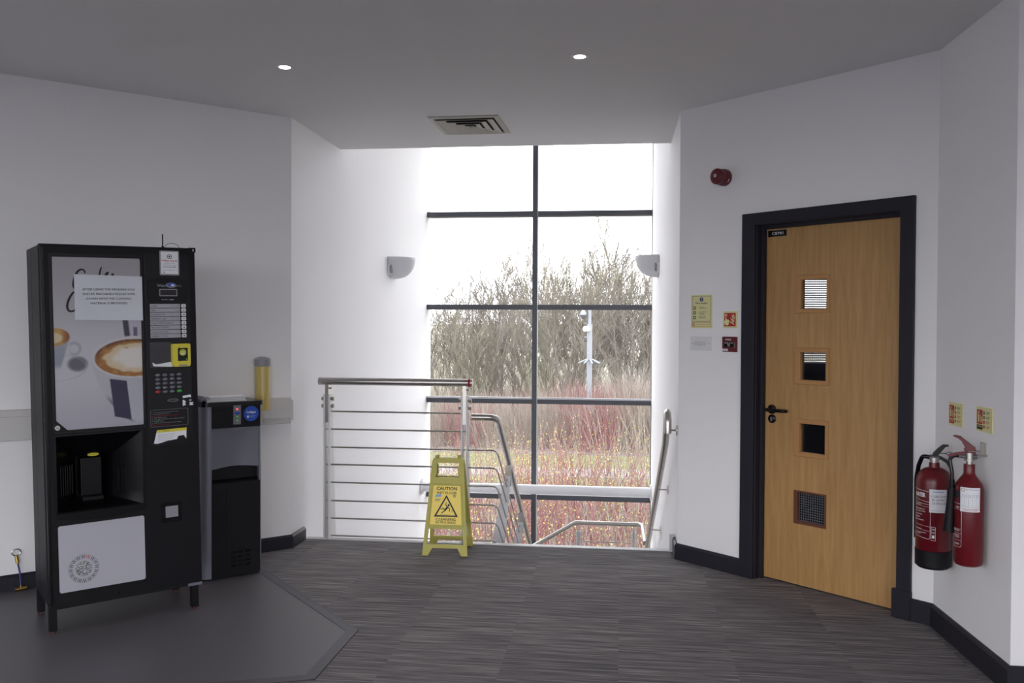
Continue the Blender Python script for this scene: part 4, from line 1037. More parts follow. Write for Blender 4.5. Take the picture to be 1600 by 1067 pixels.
def fire_action():
    r = on_d('fire_action_sign', 'tall cream fire action notice above the white switch plate', 'sign', .1785, 1.5585)
    p = MB(); p.prism([rect(-.0795, .0795, -.1015, .1015)], -.003, 0, M_cream); p.build('board', r)
    t = MB(); y = -.0034; navy = mat('navy_print', (38, 60, 104), .5)
    t.prism(frame_ring(-.071, .071, -.062, .094, .0022), y, y + .0003, navy); t.prism(frame_ring(-.071, .071, -.094, -.066, .0018), y, y + .0003, M_red)
    flat(t, circ(0, .0735, .0135), navy, y); flat(t, rect(-.002, .002, .070, .082), M_cream, y - .0002); flat(t, circ(0, .066, .0024), M_cream, y - .0002)
    t.text('Fire action', 0, .0455, .0165, navy, y=y, bold=.02, fitw=.09)
    for i, (m_, ls) in enumerate(((M_red, ('Operate the', 'nearest fire alarm')), (M_signgreen, ('Leave building by', 'the nearest', 'available exit')), (M_signgreen, ('Report to the', 'assembly point')))):
        z = .021 - i * .029; flat(t, rect(-.063, -.043, z - .010, z + .010), m_, y); flat(t, circ(-.053, z, .005), M_cream, y - .0002)
        t.text('%d' % (i + 1), -.031, z + .002, .0085, navy, y=y, bold=.01)
        for j, s_ in enumerate(ls): t.text(s_, -.018, z + .003 - j * .0075, .0083, navy, y=y, align='L', bold=.012)
    t.prism([circ(-.059, -.080, .010), circ(-.059, -.080, .0075)], y, y + .0003, M_red); add_stroke(t, [(-.066, -.074), (-.052, -.086)], .002, M_red, y)
    t.text('DO NOT USE THE LIFT IN A FIRE', .011, -.0825, .0075, M_red, y=y, bold=.012, fitw=.10); t.build('lettering', r)
fire_action()
def call_sign():
    r = on_d('call_point_sign', 'small red and cream fire call point sign with a pressing hand', 'sign', .393, 1.508)
    p = MB(); p.prism([rect(-.052, .052, -.05, .05)], -.003, 0, M_cream); p.build('board', r)
    t = MB(); y = -.0034; flat(t, rect(-.042, .040, -.040, .040), M_red, y); y2 = y - .0003
    flat(t, circ(-.030, .026, .006), M_cream, y2)
    for k in range(8): a = k * PI / 4; add_stroke(t, [(-.030 + .008 * math.cos(a), .026 + .008 * math.sin(a)), (-.030 + .012 * math.cos(a), .026 + .012 * math.sin(a))], .002, M_cream, y2)
    flat(t, [(-.034, .012), (-.027, .012), (-.025, .0), (-.012, .0), (-.006, -.006), (-.008, -.024), (-.014, -.034), (-.032, -.034), (-.041, -.022), (-.041, -.008), (-.036, -.006)], M_cream, y2)
    for k, (x, z, s_) in enumerate(((.022, .026, .9), (.016, .008, 1.1), (.012, -.010, 1.2))):
        add_stroke(t, [(x - .012 * s_, z + .004), (x - .006 * s_, z - .006), (x + .006 * s_, z - .012), (x + .014 * s_, z - .020)], [.002, .006, .007, .003], M_cream, y2)
        add_stroke(t, [(x - .002 * s_, z + .010), (x + .004 * s_, z), (x + .014 * s_, z - .006)], [.002, .005, .002], M_cream, y2)
    t.build('pictogram', r)
call_sign()
def switch():
    r = on_d('light_switch_plate', 'white grid light switch plate under the fire action notice', 'light switch', .178, 1.3625)
    a = MB(); a.prism([rrect(-.0785, .0785, -.0435, .0435, .004)], -.009, 0, M_white); a.build('plate', r, bevel=.002)
    for k in range(4):
        b = MB(); b.box(-.048 + k * .023, -.029 + k * .023, -.0125, -.008, -.014, .014, M_offwhite); b.build('rocker', r, bevel=.001)
    for x in (-.0625, .0625): c = MB(); c.lathe([(0, .0105), (.0035, .0095), (.0038, .008)], M_brass, 12, axis='y', T=Matrix.Translation((x, 0, 0))); c.build('screw', r)
switch()
def call_point():
    r = on_d('fire_call_point', 'red break glass fire call point below the hand sign', 'call point', .395, 1.3615)
    a = MB(); a.prism([rrect(-.05, .05, -.0445, .0445, .004)], -.014, 0, M_wine); a.prism([rrect(-.0515, .0505, -.046, .0445, .004)], -.006, 0, M_redgloss); a.build('mount_box', r, bevel=.002)
    b = MB(); y = -.0145; flat(b, rect(-.036, .030, -.016, .014), M_black_gloss, y); b.text('FIRE', -.006, .0235, .0125, M_whiteprint, y=y, bold=.02, fitw=.042)
    b.text('BREAK GLASS', -.003, .005, .0075, M_whiteprint, y=y - .0003, bold=.01, fitw=.058); b.text('PRESS', -.003, -.004, .0075, M_whiteprint, y=y - .0003, bold=.01); b.text('HERE', -.003, -.0125, .007, M_whiteprint, y=y - .0003, bold=.01)
    flat(b, rect(-.049, -.008, -.040, -.027), M_paper, y); b.text('01-121', -.028, -.037, .009, M_ink_grey, y=y - .0003); flat(b, rect(.038, .042, -.022, .012), M_grey, y); b.build('face_label', r)
call_point()

# ------------------------------------------------------------------ fire extinguishers and their signs
def ext_sign(s, z, label, base_black):
    r = thing('extinguisher_sign', label, 'sign', on_ext(s, z), (0, 0, EANG)); 
    p = MB(); p.prism([rect(-.0775, .0775, -.053, .053)], -.003, 0, M_cream); p.build('board', r)
    t = MB(); y = -.0034
    flat(t, rect(-.070, -.014, -.022, .040), M_red, y); flat(t, rrect(-.060, -.045, -.014, .018, .005), M_cream, y - .0002); flat(t, rect(-.056, -.049, .018, .028), M_cream, y - .0002); add_stroke(t, [(-.060, .028), (-.046, .033)], .004, M_cream, y - .0002)
    add_stroke(t, [(-.034, .02), (-.030, .0), (-.034, -.016)], [.003, .006, .002], M_cream, y - .0002); add_stroke(t, [(-.024, .012), (-.020, -.004), (-.026, -.016)], [.003, .006, .002], M_cream, y - .0002)
    flat(t, rect(-.070, -.014, -.045, -.026), M_ink if base_black else M_red, y); t.text('CARBON' if base_black else 'WATER', -.042, -.036, .0095, M_cream, y=y - .0002, bold=.01)
    for k in range(4):
        zz = .029 - k * .020; c = M_signgreen if k < (2 if base_black else 1) else M_red
        flat(t, rect(-.007, .007, zz - .007, zz + .007), c, y)
        for q in range(3): flat(t, rect(.018, .058 - .006 * q, zz + .0045 - q * .0045, zz + .0065 - q * .0045), M_signgreen if k < (2 if base_black else 1) else mat('faded_red_print', (178, 92, 88), .5), y)
    t.build('pictogram', r)
ext_sign(.247, 1.064, 'cream and red sign with a red band above the water extinguisher', False)
ext_sign(.549, 1.070, 'cream and red sign with a black band above the slim extinguisher', True)
def cyl_fn(r, ang0):
    def fn(x, y, z):
        a = ang0 + x / r; rr = r - y; return (rr * math.sin(a), -rr * math.cos(a), z)
    return fn
def grid_label(mb, r, ang0, x0, x1, z0, z1, m, eps=.0006):
    fn = cyl_fn(r, ang0); n = 8
    for i in range(n):
        a, b = x0 + (x1 - x0) * i / n, x0 + (x1 - x0) * (i + 1) / n
        mb.add([fn(a, -eps, z0), fn(b, -eps, z0), fn(b, -eps, z1), fn(a, -eps, z1)], [(0, 1, 2, 3)], m)
def line_label(mb, r, ang0, pts, w, m, eps=.0007):
    fn = cyl_fn(r, ang0); out = []
    for i in range(len(pts) - 1):
        for k in range(6): t = k / 6; out.append((pts[i][0] + (pts[i + 1][0] - pts[i][0]) * t, pts[i][1] + (pts[i + 1][1] - pts[i][1]) * t))
    out.append(pts[-1]); add_stroke(mb, out, w, m, -eps, fn=fn)
VIEW1 = math.atan2(1.471, 4.40)     # direction from which the pair is normally seen
def water_ext():
    base = .345; loc = (1.460, 4.385, base); r = thing('fire_extinguisher', 'wider red water fire extinguisher with a black base, nearest the door', 'fire extinguisher', loc, (0, 0, -.32), 'fire extinguishers on the wall')
    R_ = .0775
    a = MB(); a.lathe([(R_ - .002, .085), (R_, .087), (R_, .40), (R_ - .004, .425), (R_ - .016, .448), (.042, .462), (.024, .468), (.022, .49), (0, .49)], M_redgloss, 48); a.build('cylinder', r, smooth=50)
    b = MB(); b.lathe([(0, .0), (R_ - .012, .0), (R_ + .001, .012), (R_ + .002, .085), (R_ - .004, .087)], M_black, 48); b.build('base', r, smooth=40)['label'] = 'black base cup'
    v = MB(); v.lathe([(0, .488), (.018, .488), (.018, .502), (.024, .503), (.024, .514), (0, .514)], M_steel, 24); v.tube([(-.02, 0, .512), (.02, 0, .512)], .014, M_midgrey, 12); v.build('valve', r, smooth=40)
    h = MB()
    h.prism([[(-.012, .515), (.006, .515), (.026, .538), (.048, .566), (.060, .568), (.058, .576), (.034, .576), (.016, .56), (-.006, .535)]], -.011, .011, M_black_gloss)
    h.prism([[(-.012, .510), (.02, .51), (.05, .49), (.062, .470), (.072, .476), (.055, .505), (.03, .52), (-.012, .524)]], -.009, .009, M_black_gloss); o = h.build('handle', r, bevel=.002); fixn(o)
    k = MB(); k.tube([(.02, -.004, .535), (.05, -.004, .535)], .0018, M_black_gloss, 6); k.tube([(.064 + .013 * math.cos(t * PI / 8), -.004, .535 + .008 * math.sin(t * PI / 8)) for t in range(17)], .0017, M_black_gloss, 6); k.build('pin', r)
    hs = MB(); hs.tube(fillet([(-.014, 0, .512), (-.05, .0, .518), (-.066, .03, .47), (-.076, .055, .40), (-.074, .055, .12)], .03, 6), .010, M_black_gloss, 12); hs.build('hose', r, smooth=40)
    m = MB(); m.box(.0, .012, .04, .085, .38, .46, M_steel); m.box(.005, .075, .055, .07, .50, .504, M_steel); m.build('wall_mount', r)
    t = MB(); fr = cyl_fn(R_, 0)
    ang = -.62
    line_label(t, R_, ang, [(-.07, .372), (.028, .362), (.034, .358), (.034, .318), (.028, .314), (-.07, .328)], .0016, M_whiteprint); t.text('WATER', -.020, .336, .026, M_whiteprint, y=-.0007, bold=.04, fitw=.064, fn=cyl_fn(R_, ang))
    line_label(t, R_, ang, [(-.07, .312), (.028, .302), (.034, .296), (.034, .150), (.028, .143), (-.07, .157)], .0014, M_whiteprint)
    for z in (.290, .215 - .015, .180): line_label(t, R_, ang, [(-.07, z + .008), (.034, z)], .001, M_whiteprint)
    rnd = random.Random(4)
    for i, z in enumerate((.299, .279, .268, .254, .240, .228, .187, .171, .165)):
        if i not in (): t.text(('FOR USE ON', '1 Remove safety pin', '2 Aim at base of fire', '3 Squeeze lever', 'WARNING', 'Do not use on live', 'Fire extinguisher 6 l', 'Service by competent person', 'recharge after use')[i], -.055, z - .002, (.008 if i < 6 else .006), M_whiteprint, y=-.0007, align='L', bold=.02, fn=cyl_fn(R_, ang))
    for (z0, z1) in ((.178, .202), (.140, .174)): line_label(t, R_, ang, [(.0385, z0), (.056, z0 - .002), (.056, z1 - .002), (.0385, z1), (.0385, z0)], .0014, M_whiteprint)
    t.text('CE', .0472, .187, .0095, M_whiteprint, y=-.0007, bold=.02, fn=cyl_fn(R_, ang)); grid_label(t, R_, ang, .042, .052, .149, .163, M_whiteprint, .0007)
    t.build('printed_instructions', r)
    l = MB(); la = .30; grid_label(l, R_, la, -.042, .035, .268, .375, M_paper)
    for i in range(4):
        for j in range(3): l.text(('CO', 'B1', '24', '09')[(i + j) % 4], -.024 + i * .017, .338 - j * .016, .014, M_ink_grey, y=-.0012, fn=cyl_fn(R_, la))
    line_label(l, R_, la, [(-.036, .278), (.03, .278)], .001, M_ink_grey, .0012); line_label(l, R_, la, [(-.03, .364), (.02, .364)], .004, mat('pale_blue_print', (120, 150, 214), .5), .0012)
    l.build('service_label', r)['label'] = 'white service label'
water_ext()
def co2_ext():
    base = .452; loc = (1.484, 4.028, base); r = thing('fire_extinguisher', 'slim all red fire extinguisher with a black horn hung on a wall hook', 'fire extinguisher', loc, (0, 0, -.36), 'fire extinguishers on the wall')
    R_ = .0575
    a = MB(); a.lathe([(0, -.004), (.04, -.004), (.052, .002), (R_, .016), (R_, .325), (.052, .345), (.040, .365), (.027, .382), (.0225, .392), (.0225, .43), (0, .43)], M_redgloss, 48); a.build('cylinder', r, smooth=40)
    v = MB(); v.lathe([(0, .428), (.013, .43), (.013, .443), (.022, .444), (.022, .450), (.017, .451), (.017, .478), (0, .478)], M_steel, 24); v.tube([(-.04, 0, .462), (.03, 0, .462)], .010, M_midgrey, 12); v.build('valve', r, smooth=40)
    h = MB(); h.prism([[(-.082, .460), (-.080, .468), (-.045, .478), (-.015, .482), (.024, .482), (.026, .474), (-.012, .470), (-.05, .466), (-.078, .455)]], -.012, .012, M_redgloss)
    h.prism([[(-.066, .548), (-.054, .551), (-.036, .548), (.022, .502), (.026, .488), (-.018, .484), (-.022, .496), (-.016, .500), (-.030, .526), (-.045, .538)]], -.011, .011, M_redgloss); o = h.build('handle', r, bevel=.002); fixn(o)
    hs = MB(); hs.tube(fillet([(-.02, 0, .462), (-.06, 0, .462), (-.076, 0, .445), (-.066, -.006, .39), (-.066, -.008, .34)], .018, 6), .0075, M_black_gloss, 12)
    hs.tube([(-.066, -.008, .36), (-.066, -.008, .31)], .0115, M_black_gloss, 14); hs.tube([(-.066, -.008, .325), (-.071, -.008, .23), (-.077, -.008, .135)], [.015, .0185, .0235], M_black, 20); hs.build('horn', r, smooth=40)['label'] = 'black hose and discharge horn'
    m = MB(); T = Matrix.Rotation(.36 + EANG + PI / 2, 4, 'Z')
    m.tube([(.015, 0, .464), (.034, .004, .464)], .009, M_steel, 10); m.tube([(.034, .004, .462), (.082, .03, .470), (.088, .034, .474)], .004, M_steel, 8); m.tube([(.020, 0, .488), (.046, 0, .486)], .002, M_steel, 6)
    m.box(.062, .068, .015, .045, .472, .52, M_steel, T); m.box(.045, .068, .0, .004, .47, .52, M_steel, T); m.build('wall_mount', r)['label'] = 'bright steel hook bracket'
    t = MB(); an = -.95; line_label(t, R_, an, [(-.06, .268), (.020, .264), (.027, .258), (.027, .086), (.020, .079), (-.06, .083)], .0014, M_whiteprint)
    for z in (.240, .156, .138, .108): line_label(t, R_, an, [(-.06, z + .002), (.027, z)], .001, M_whiteprint)
    grid_label(t, R_, an, -.03, .018, .288, .318, M_ink, .0007)
    for z, s_ in ((.246, 'CO2'), (.148, '1 Pull pin'), (.128, '2 Aim horn'), (.120, '3 Press'), (.09, 'CE 0036')): t.text(s_, .018, z, .010, M_whiteprint, y=-.0008, align='R', bold=.015, fn=cyl_fn(R_, an))
    t.build('printed_instructions', r)
    l = MB(); la = .18; grid_label(l, R_, la, -.044, .036, .234, .337, M_paper)
    fn = cyl_fn(R_, la); l.prism([circ(-.032, .327, .008, n=16), circ(-.032, .327, .0055, n=16)], -.0012, -.0012, M_brass, fn=fn); l.text('Fire Protection', .004, .326, .0085, M_ink_grey, y=-.0012, fn=fn)
    for i in range(6): line_label(l, R_, la, [(-.040 + i * .0145, .256), (-.040 + i * .0145, .306)], .0007, M_grey, .0012)
    for z in (.306, .296, .256): line_label(l, R_, la, [(-.04, z), (.033, z)], .0007, M_grey, .0012)
    for i in range(5): l.text('%d' % (4 + i), -.034 + i * .0145, .298, .009, M_ink_grey, y=-.0012, fn=fn)
    line_label(l, R_, la, [(-.034, .246), (.03, .246)], .002, mat('faded_red_print', (178, 92, 88), .5), .0012); line_label(l, R_, la, [(-.028, .240), (.024, .240)], .002, mat('faded_red_print', (178, 92, 88), .5), .0012)
    l.build('service_label', r)['label'] = 'white service record label'
co2_ext()
# ------------------------------------------------------------------ outside: grass, path, wood, dogwood, camera pole; haze put into plant colours
GZ = -3.6
M_grass = mat('winter_grass', (114, 116, 88), .9, 0, .1, .35, .9)
M_path = mat('pale_path', (136, 132, 132), .9, 0, .1, .1, 2.)
M_soil = mat('leaf_litter', (118, 111, 106), .95, 0, .05, .3, 1.5)
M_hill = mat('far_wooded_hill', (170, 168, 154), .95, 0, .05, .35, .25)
M_bark = mat('grey_bark', (116, 112, 107), .9, 0, .1, .25, 3.)
M_bark2 = mat('olive_bark', (126, 121, 108), .9, 0, .1, .25, 3.)
M_bark3 = mat('brown_bark', (118, 111, 106), .9, 0, .1, .25, 3.)
M_bush = mat('hazed_grey_twigs', (196, 192, 182), .9, 0, .1, .2, 2.); M_bush2 = mat('hazed_olive_twigs', (188, 184, 162), .9, 0, .1, .2, 2.)  # bush twigs paled so their colour carries the outdoor haze
M_dog = mat('red_dogwood_stem', (138, 96, 98), .6, 0, .3, .3, 2.)
M_dog2 = mat('brown_dogwood_stem', (146, 136, 128), .7, 0, .2, .3, 2.)
M_bud = mat('yellow_green_buds', (190, 180, 104), .6, 0, .2, .2, 4.)
mb = MB(); mb.box(-160, 160, WY + .3, 150, GZ - .2, GZ, M_grass); o = struct('ground', mb, 'grass and planting outside the window')
mb = MB(); mb.box(-160, 160, -160, WY - .2, GZ - .5, GZ - .25, mat('added_ground_dark', (74, 74, 78), .9)); struct('ground_unseen_dark', mb, 'unseen dark ground added to keep light off the upper walls')  # out-of-view ground, added dark so less light bounces to the upper walls
mb = MB(); mb.box(-60, 60, 30.2, 32.0, GZ, GZ + .01, M_path); struct('path', mb, 'pale path crossing the grass outside')
mb = MB(); mb.box(-60, 60, 35.5, 70, GZ, GZ + .012, M_soil); mb.box(-30, 30, 12.5, 26.5, GZ, GZ + .012, M_soil); struct('ground_bed', mb, 'bare soil of the planting beds')
mb = MB(); nx, ny = 60, 16; vs = []
for j in range(ny + 1):
    for i in range(nx + 1):
        x = -160 + 320 * i / nx; y = 72 + 110 * j / ny; t = j / ny
        vs.append((x, y, GZ + 5.6 * (t * t * (3 - 2 * t)) + 1.1 * noise.noise(Vector((x * .04, y * .04, 0))) * t))
mb.add(vs, [(j * (nx + 1) + i, j * (nx + 1) + i + 1, (j + 1) * (nx + 1) + i + 1, (j + 1) * (nx + 1) + i) for j in range(ny) for i in range(nx)], M_hill); struct('hills', mb, 'low wooded rise on the horizon', smooth=60)

def twig(V, F, p, q, r0, r1, n=3):
    r0, r1 = max(r0, .012), max(r1, .010)
    d = (q - p); l = d.length
    if l < 1e-5: return
    d /= l; u = d.orthogonal().normalized(); w = d.cross(u); b = len(V)
    for c, r in ((p, r0), (q, r1)):
        for k in range(n):
            a = 2 * PI * k / n; V.append(c + (u * math.cos(a) + w * math.sin(a)) * r)
    for k in range(n): F.append((b + k, b + (k + 1) % n, b + n + (k + 1) % n, b + n + k))
def stem(V, F, p, q, r0, r1):
    d = q - p; u = d.orthogonal().normalized(); w_ = d.cross(u).normalized(); b = len(V)
    for c, r in ((p, r0), (q, r1)):
        for k in range(3): a = 2 * PI * k / 3; V.append(c + (u * math.cos(a) + w_ * math.sin(a)) * r)
    for k in range(3): F.append((b + k, b + (k + 1) % 3, b + 3 + (k + 1) % 3, b + 3 + k))
def grow(V, F, p, d, L, r, lvl, rnd, spread, up):
    """one branch: bends a little, forks along its length"""
    n = 4 if lvl < 2 else 3; segs = 4 if lvl < 2 else 3; pts = [p]
    for s in range(segs):
        d = (d + Vector((rnd.uniform(-1, 1), rnd.uniform(-1, 1), rnd.uniform(-.3, 1) * up)) * .16).normalized(); q = p + d * (L / segs)
        ra, rb = r * (1 - .75 * s / segs), r * (1 - .75 * (s + 1) / segs)
        twig(V, F, p, q, ra, rb, n if lvl < 1 else 3)
        if lvl < 4 and (s > 0 or lvl > 0):
            for k in range(rnd.choice((1, 2, 2)) if lvl < 3 else rnd.choice((0, 1, 1, 2))):
                ax = Vector((rnd.gauss(0, 1), rnd.gauss(0, 1), rnd.gauss(0, .5))).normalized(); dd = (d + ax * spread * rnd.uniform(.6, 1.2)).normalized()
                grow(V, F, p + (q - p) * rnd.uniform(.3, 1), dd, L * rnd.uniform(.42, .62), rb * .62, lvl + 1, rnd, spread, up)
        p = q
def tree_mesh(seed, H, stems, spread, up, m, lean=.25, r0=.11):
    rnd = random.Random(seed); trunk = []; V = []; F = []; V2 = []; F2 = []
    for s in range(stems):
        a = 2 * PI * s / stems + rnd.random(); d = Vector((math.cos(a) * lean, math.sin(a) * lean, 1)).normalized() if stems > 1 else Vector((rnd.uniform(-.05, .05), 0, 1)).normalized()
        p = Vector((math.cos(a) * .15 * (stems > 1), math.sin(a) * .15 * (stems > 1), 0)); h = H * rnd.uniform(.75, 1) * .82; n = 7; r = r0 * rnd.uniform(.7, 1)
        for k in range(n):
            d = (d + Vector((rnd.uniform(-1, 1), rnd.uniform(-1, 1), .5)) * .07).normalized(); q = p + d * h / n
            twig(V2, F2, p, q, r * (1 - .85 * k / n), r * (1 - .85 * (k + 1) / n), 6)
            if k >= 1:
                for c in range(3 if stems < 2 else 2):
                    ax = Vector((rnd.gauss(0, 1), rnd.gauss(0, 1), .35)).normalized()
                    grow(V, F, p + (q - p) * rnd.random(), (d * .9 + ax * spread).normalized(), H * .30 * (1.05 - .45 * k / n) * rnd.uniform(.7, 1.1), r * (1 - .85 * k / n) * .5, 2, rnd, spread * .8, up)
            p = q
    return (V2, F2), (V, F)
def me_from(name, VF, m):
    me = bpy.data.meshes.new(name); me.from_pydata([v[:] for v in VF[0]], [], VF[1]); me.materials.append(m); me.update(); return me
kinds = []
for (seed, H, st, sp, up, m, le, r0) in ((1, 9.5, 6, .55, .9, M_bark2, .42, .10), (2, 9.5, 1, .55, .8, M_bark, .1, .13), (3, 9, 3, .7, .6, M_bark3, .3, .11), (4, 9, 2, .5, 1., M_bark2, .22, .12)):
    t, b = tree_mesh(seed, H, st, sp, up, m, le, r0); kinds.append((me_from('trunk', t, m), me_from('branches', b, m), sorted(v[2] for v in b[0])[int(len(b[0]) * .985)]))
def tree(k, x, y, h, rz, label, name='bare_tree', group='bare trees in the wood outside'):
    tm, bm_, H = kinds[k]; r = thing(name, label, 'tree', (x, y, GZ), (0, 0, rz), group); s = h / H
    for nm, me in (('trunk', tm), ('branches', bm_)):
        o = bpy.data.objects.new(nm, me); COL.objects.link(o); o.parent = r; o.scale = (s, s, s)
def at(px, py, Y):
    """ground-plan x of something seen at picture column px, at distance Y (from the survey of the photograph)"""
    f = 1400.; d = Vector((-.120, .9927)) * f + Vector((.9927, .120)) * (px - 800); return d.x / d.y * Y
def height(py, Y): return EYE + (511 - py) * Y / 1400 - GZ
TG = 'one of the shorter bare trees crowding the wood beyond the stair window'
for (px_, py_, Y, k, lab) in ((884, 366, 50, 0, 'tall many-stemmed bare tree between the window mullion and the camera pole, fanning over the sky'), (932, 352, 54, 1, 'tallest slender bare tree, its top rising behind the camera pole'), (975, 384, 52, 3, 'twin-stemmed bare tree between the camera pole and the wall light above the handrail'),
                              (787, 402, 50, 1, 'thin spiky bare tree standing highest in the window panes above the landing railing'), (728, 432, 52, 2, 'spreading low bare tree in the window beside the wall light above the railing')):
    tree(k, at(px_, 0, Y), Y, height(py_, Y), px_ * .37, lab, group=None)
rnd = random.Random(11)
for (px_, py_, Y, k) in ((690, 458, 56, 2), (712, 452, 60, 3), (750, 428, 58, 0), (766, 430, 48, 2), (812, 425, 56, 3), (834, 415, 60, 0), (850, 395, 58, 2), (866, 390, 47, 3), (905, 390, 58, 0), (918, 400, 60, 2), (948, 410, 58, 0), (960, 395, 60, 1), (992, 420, 54, 0), (1006, 425, 50, 2), (1022, 430, 58, 3), (1040, 400, 52, 0), (1070, 400, 56, 2), (650, 450, 52, 0), (625, 440, 56, 3), (600, 440, 50, 2), (700, 478, 46, 2), (742, 470, 45, 0), (800, 468, 45, 2), (840, 462, 45, 3), (900, 470, 45, 2), (990, 462, 46, 2)):
    tree(k, at(px_, 0, Y), Y, height(py_, Y), rnd.random() * 6.28, TG)

def shrub_mesh(seed, n, h, rad, buds, m):
    rnd = random.Random(seed); V = []; F = []; BV = []; BF = []
    for i in range(n):
        a = rnd.random() * 2 * PI; rr = rad * .45 * math.sqrt(rnd.random()); p = Vector((rr * math.cos(a), rr * math.sin(a), 0)); L = h * rnd.uniform(.55, 1.0)
        d = Vector((math.cos(a) * rnd.uniform(.0, .5), math.sin(a) * rnd.uniform(.0, .5), 1)).normalized(); r = rnd.uniform(.008, .014)
        for s in range(4):
            q = p + d * L / 4; stem(V, F, p, q, r * (1 - .2 * s), r * (1 - .2 * (s + 1)))
            if s >= 1 and rnd.random() < .75:
                dd = (d + Vector((rnd.gauss(0, .35), rnd.gauss(0, .35), .1))).normalized(); q2 = p + dd * L * rnd.uniform(.16, .32); stem(V, F, p, q2, r * .6, r * .25)
                tips = [q2, q]
            else: tips = [q]
            for t in tips:
                for b in range(buds):
                    if rnd.random() < .85:
                        c = p + (t - p) * rnd.random() + Vector((rnd.gauss(0, .02), rnd.gauss(0, .02), 0)); e = rnd.uniform(.012, .024); u = Vector((rnd.gauss(0, 1), rnd.gauss(0, 1), rnd.gauss(0, 1))).normalized() * e; w = u.orthogonal().normalized() * e * .6
                        k = len(BV); BV += [c - u, c - w, c + u, c + w]; BF.append((k, k + 1, k + 2, k + 3))
            p = q; d = (d + Vector((rnd.gauss(0, .10), rnd.gauss(0, .10), .08))).normalized()
    return (V, F), (BV, BF)
def shrub_kind(seed, n, h, rad, buds, m):
    s, b = shrub_mesh(seed, n, h, rad, buds, m); return me_from('stems', s, m), (me_from('leaf_buds', b, M_bud) if buds else None), h
S_front = [shrub_kind(21, 42, 2.8, 1.5, 3, M_dog), shrub_kind(22, 40, 2.8, 1.6, 4, M_dog2), shrub_kind(23, 36, 2.8, 1.6, 3, M_dog2)]
S_back = [shrub_kind(31, 110, 2.8, 2.0, 0, M_dog), shrub_kind(32, 130, 2.8, 2.2, 0, M_dog2), shrub_kind(33, 110, 2.8, 2.2, 0, M_dog2)]
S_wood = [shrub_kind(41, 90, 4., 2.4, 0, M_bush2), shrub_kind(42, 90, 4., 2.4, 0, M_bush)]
def shrub(kind, x, y, h, name, label, group):
    st, bu, H = kind; r = thing(name, label, 'shrub', (x, y, GZ + .01), (0, 0, rnd.random() * 6.28), group); s = h / H
    for nm, me in (('stems', st), ('leaf_buds', bu)):
        if me:
            o = bpy.data.objects.new(nm, me); COL.objects.link(o); o.parent = r; o.scale = (max(s, .8), max(s, .8), s)
for j, Y in enumerate((14.2, 16.4, 18.8, 21.4, 24.2)):
    x = -Y * .34 - .4 + (j % 2) * .5
    while x < Y * .15:
        t = (x / Y + .22) / .26; h = 2.35 + .75 * max(0, min(1, t)) + rnd.uniform(-.2, .3)
        shrub(S_front[rnd.choice((0, 0, 1, 2))], x + rnd.uniform(-.2, .2), Y + rnd.uniform(-.5, .5), h * (.92 if Y < 16 else 1), 'dogwood_shrub', 'red stemmed dogwood with yellow green buds in the near bed outside', 'dogwood shrubs in the near bed')
        x += rnd.uniform(.95, 1.25)
for j, Y in enumerate((37.2, 39.6, 42.0)):
    x = -Y * .32 + (j % 2) * .7
    while x < Y * .14:
        t = (x / Y + .22) / .26; h = 2.3 + 1.4 * max(0, t - .35) + rnd.uniform(-.2, .3)
        shrub(S_back[rnd.choice((0, 1, 2))], x, Y + rnd.uniform(-.6, .6), h, 'dogwood_shrub', 'leafless dogwood beyond the path outside', 'dogwood shrubs beyond the path')
        x += rnd.uniform(1.1, 1.5)
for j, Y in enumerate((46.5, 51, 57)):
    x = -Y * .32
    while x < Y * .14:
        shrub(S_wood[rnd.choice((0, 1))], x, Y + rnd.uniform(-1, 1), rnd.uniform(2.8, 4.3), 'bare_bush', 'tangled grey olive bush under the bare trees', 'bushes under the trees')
        x += rnd.uniform(1.5, 2.1)

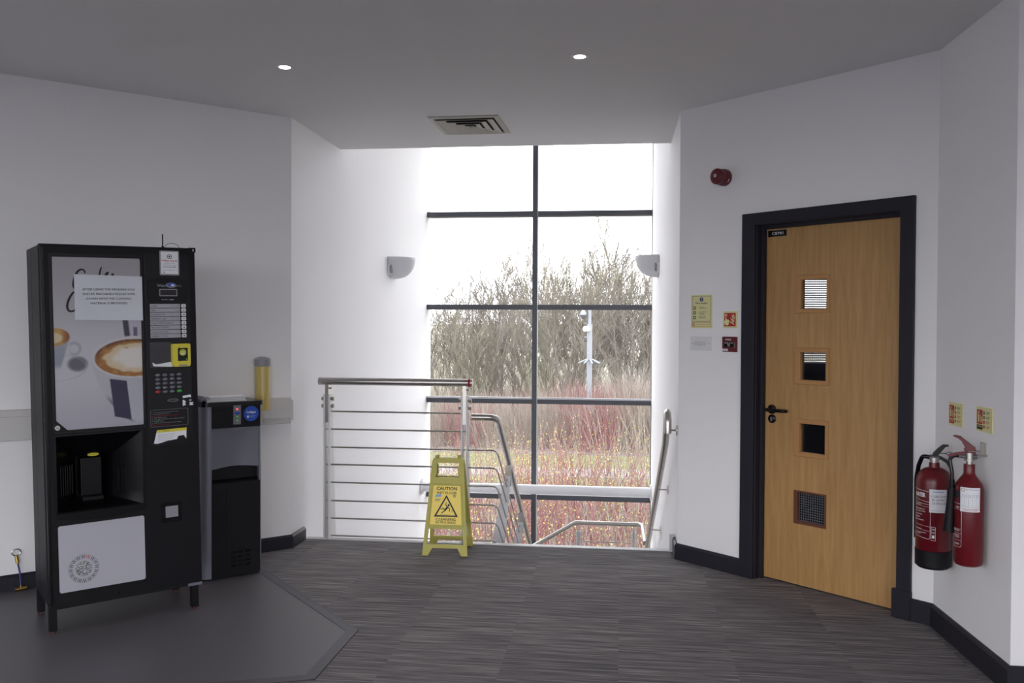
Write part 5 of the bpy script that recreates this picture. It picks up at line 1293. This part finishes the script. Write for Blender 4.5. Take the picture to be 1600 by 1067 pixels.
def cctv():
    Y = 40.; x = at(921, 0, Y); r = thing('camera_pole', 'white camera pole standing in the planting beyond the window', 'pole', (x, Y, GZ)); zt = height(478, Y)
    M_pole = mat('white_galvanised_pole', (140, 144, 152), .5)
    m = MB(); m.tube([(0, 0, 0), (0, 0, height(506, Y))], .115, M_pole, 8); m.tube([(0, 0, height(506, Y)), (0, 0, zt)], .075, M_pole, 10); m.build('mast', r, smooth=40)
    a = MB(); a.tube([(0, 0, zt - .05), (-.28, -.02, zt - .05)], .03, M_pole, 8); a.tube([(-.28, -.02, zt - .05), (-.28, -.02, zt - .2)], .03, M_pole, 8); a.build('bracket', r)
    c = MB(); T = Matrix.Translation((-.28, -.02, zt - .38)); c.lathe([(0, .22), (.06, .2), (.13, .1), (.145, .0), (0, 0)], M_pole, 20, T=T); c.lathe([(.14, .0), (.12, -.1), (.06, -.16), (0, -.18)], M_midgrey, 20, T=T); c.build('dome_camera', r, smooth=40)
    d = MB(); d.tube([(-.05, -.1, height(514, Y)), (-.2, -.3, height(513, Y))], .12, M_white, 14); d.build('camera', r, smooth=40)
    e = MB(); z = height(563, Y); zz = height(526, Y); e.tube([(-.24, 0, zz), (.13, 0, zz)], .03, M_pole, 6)
    for k in range(8): q = 2 * PI * k / 8 + .3; e.tube([(0, 0, z + .12), (.5 * math.cos(q), .5 * math.sin(q), z - .10)], .035, M_pole, 5)
    e.build('spike_collar', r)
cctv()

# ------------------------------------------------------------------ light: overcast sky, exposure, camera
w = bpy.data.worlds.new('overcast_sky'); SC.world = w; w.use_nodes = True
bg = w.node_tree.nodes['Background']; bg.inputs['Color'].default_value = (.965, .968, 1, 1); bg.inputs['Strength'].default_value = SKY
cam = bpy.data.cameras.new('camera'); co = bpy.data.objects.new('camera', cam); COL.objects.link(co)
cam.sensor_fit = 'HORIZONTAL'; cam.sensor_width = 36; cam.lens = 1400 / 1600 * 36; cam.clip_end = 500; cam.clip_start = .05
psi, pit, rol = math.radians(6.9), math.atan2(22.5, 1400), .005
fw = Vector((-math.sin(psi) * math.cos(pit), math.cos(psi) * math.cos(pit), -math.sin(pit))); rt = Vector((math.cos(psi), math.sin(psi), 0)); up = rt.cross(fw)
r2 = rt * math.cos(rol) + up * math.sin(rol); u2 = up * math.cos(rol) - rt * math.sin(rol)
M = Matrix((r2, u2, -fw)).transposed().to_4x4(); M.translation = (0, 0, EYE); co.matrix_world = M
SC.camera = co
vs_ = SC.view_settings; vs_.view_transform = 'Standard'; vs_.look = 'None'; vs_.gamma = 1; vs_.use_curve_mapping = False; vs_.exposure = EXPO
SC.cycles.use_denoising = True
SC.cycles.max_bounces = 12; SC.cycles.diffuse_bounces = 6; SC.cycles.transparent_max_bounces = 16; SC.cycles.sample_clamp_indirect = 6
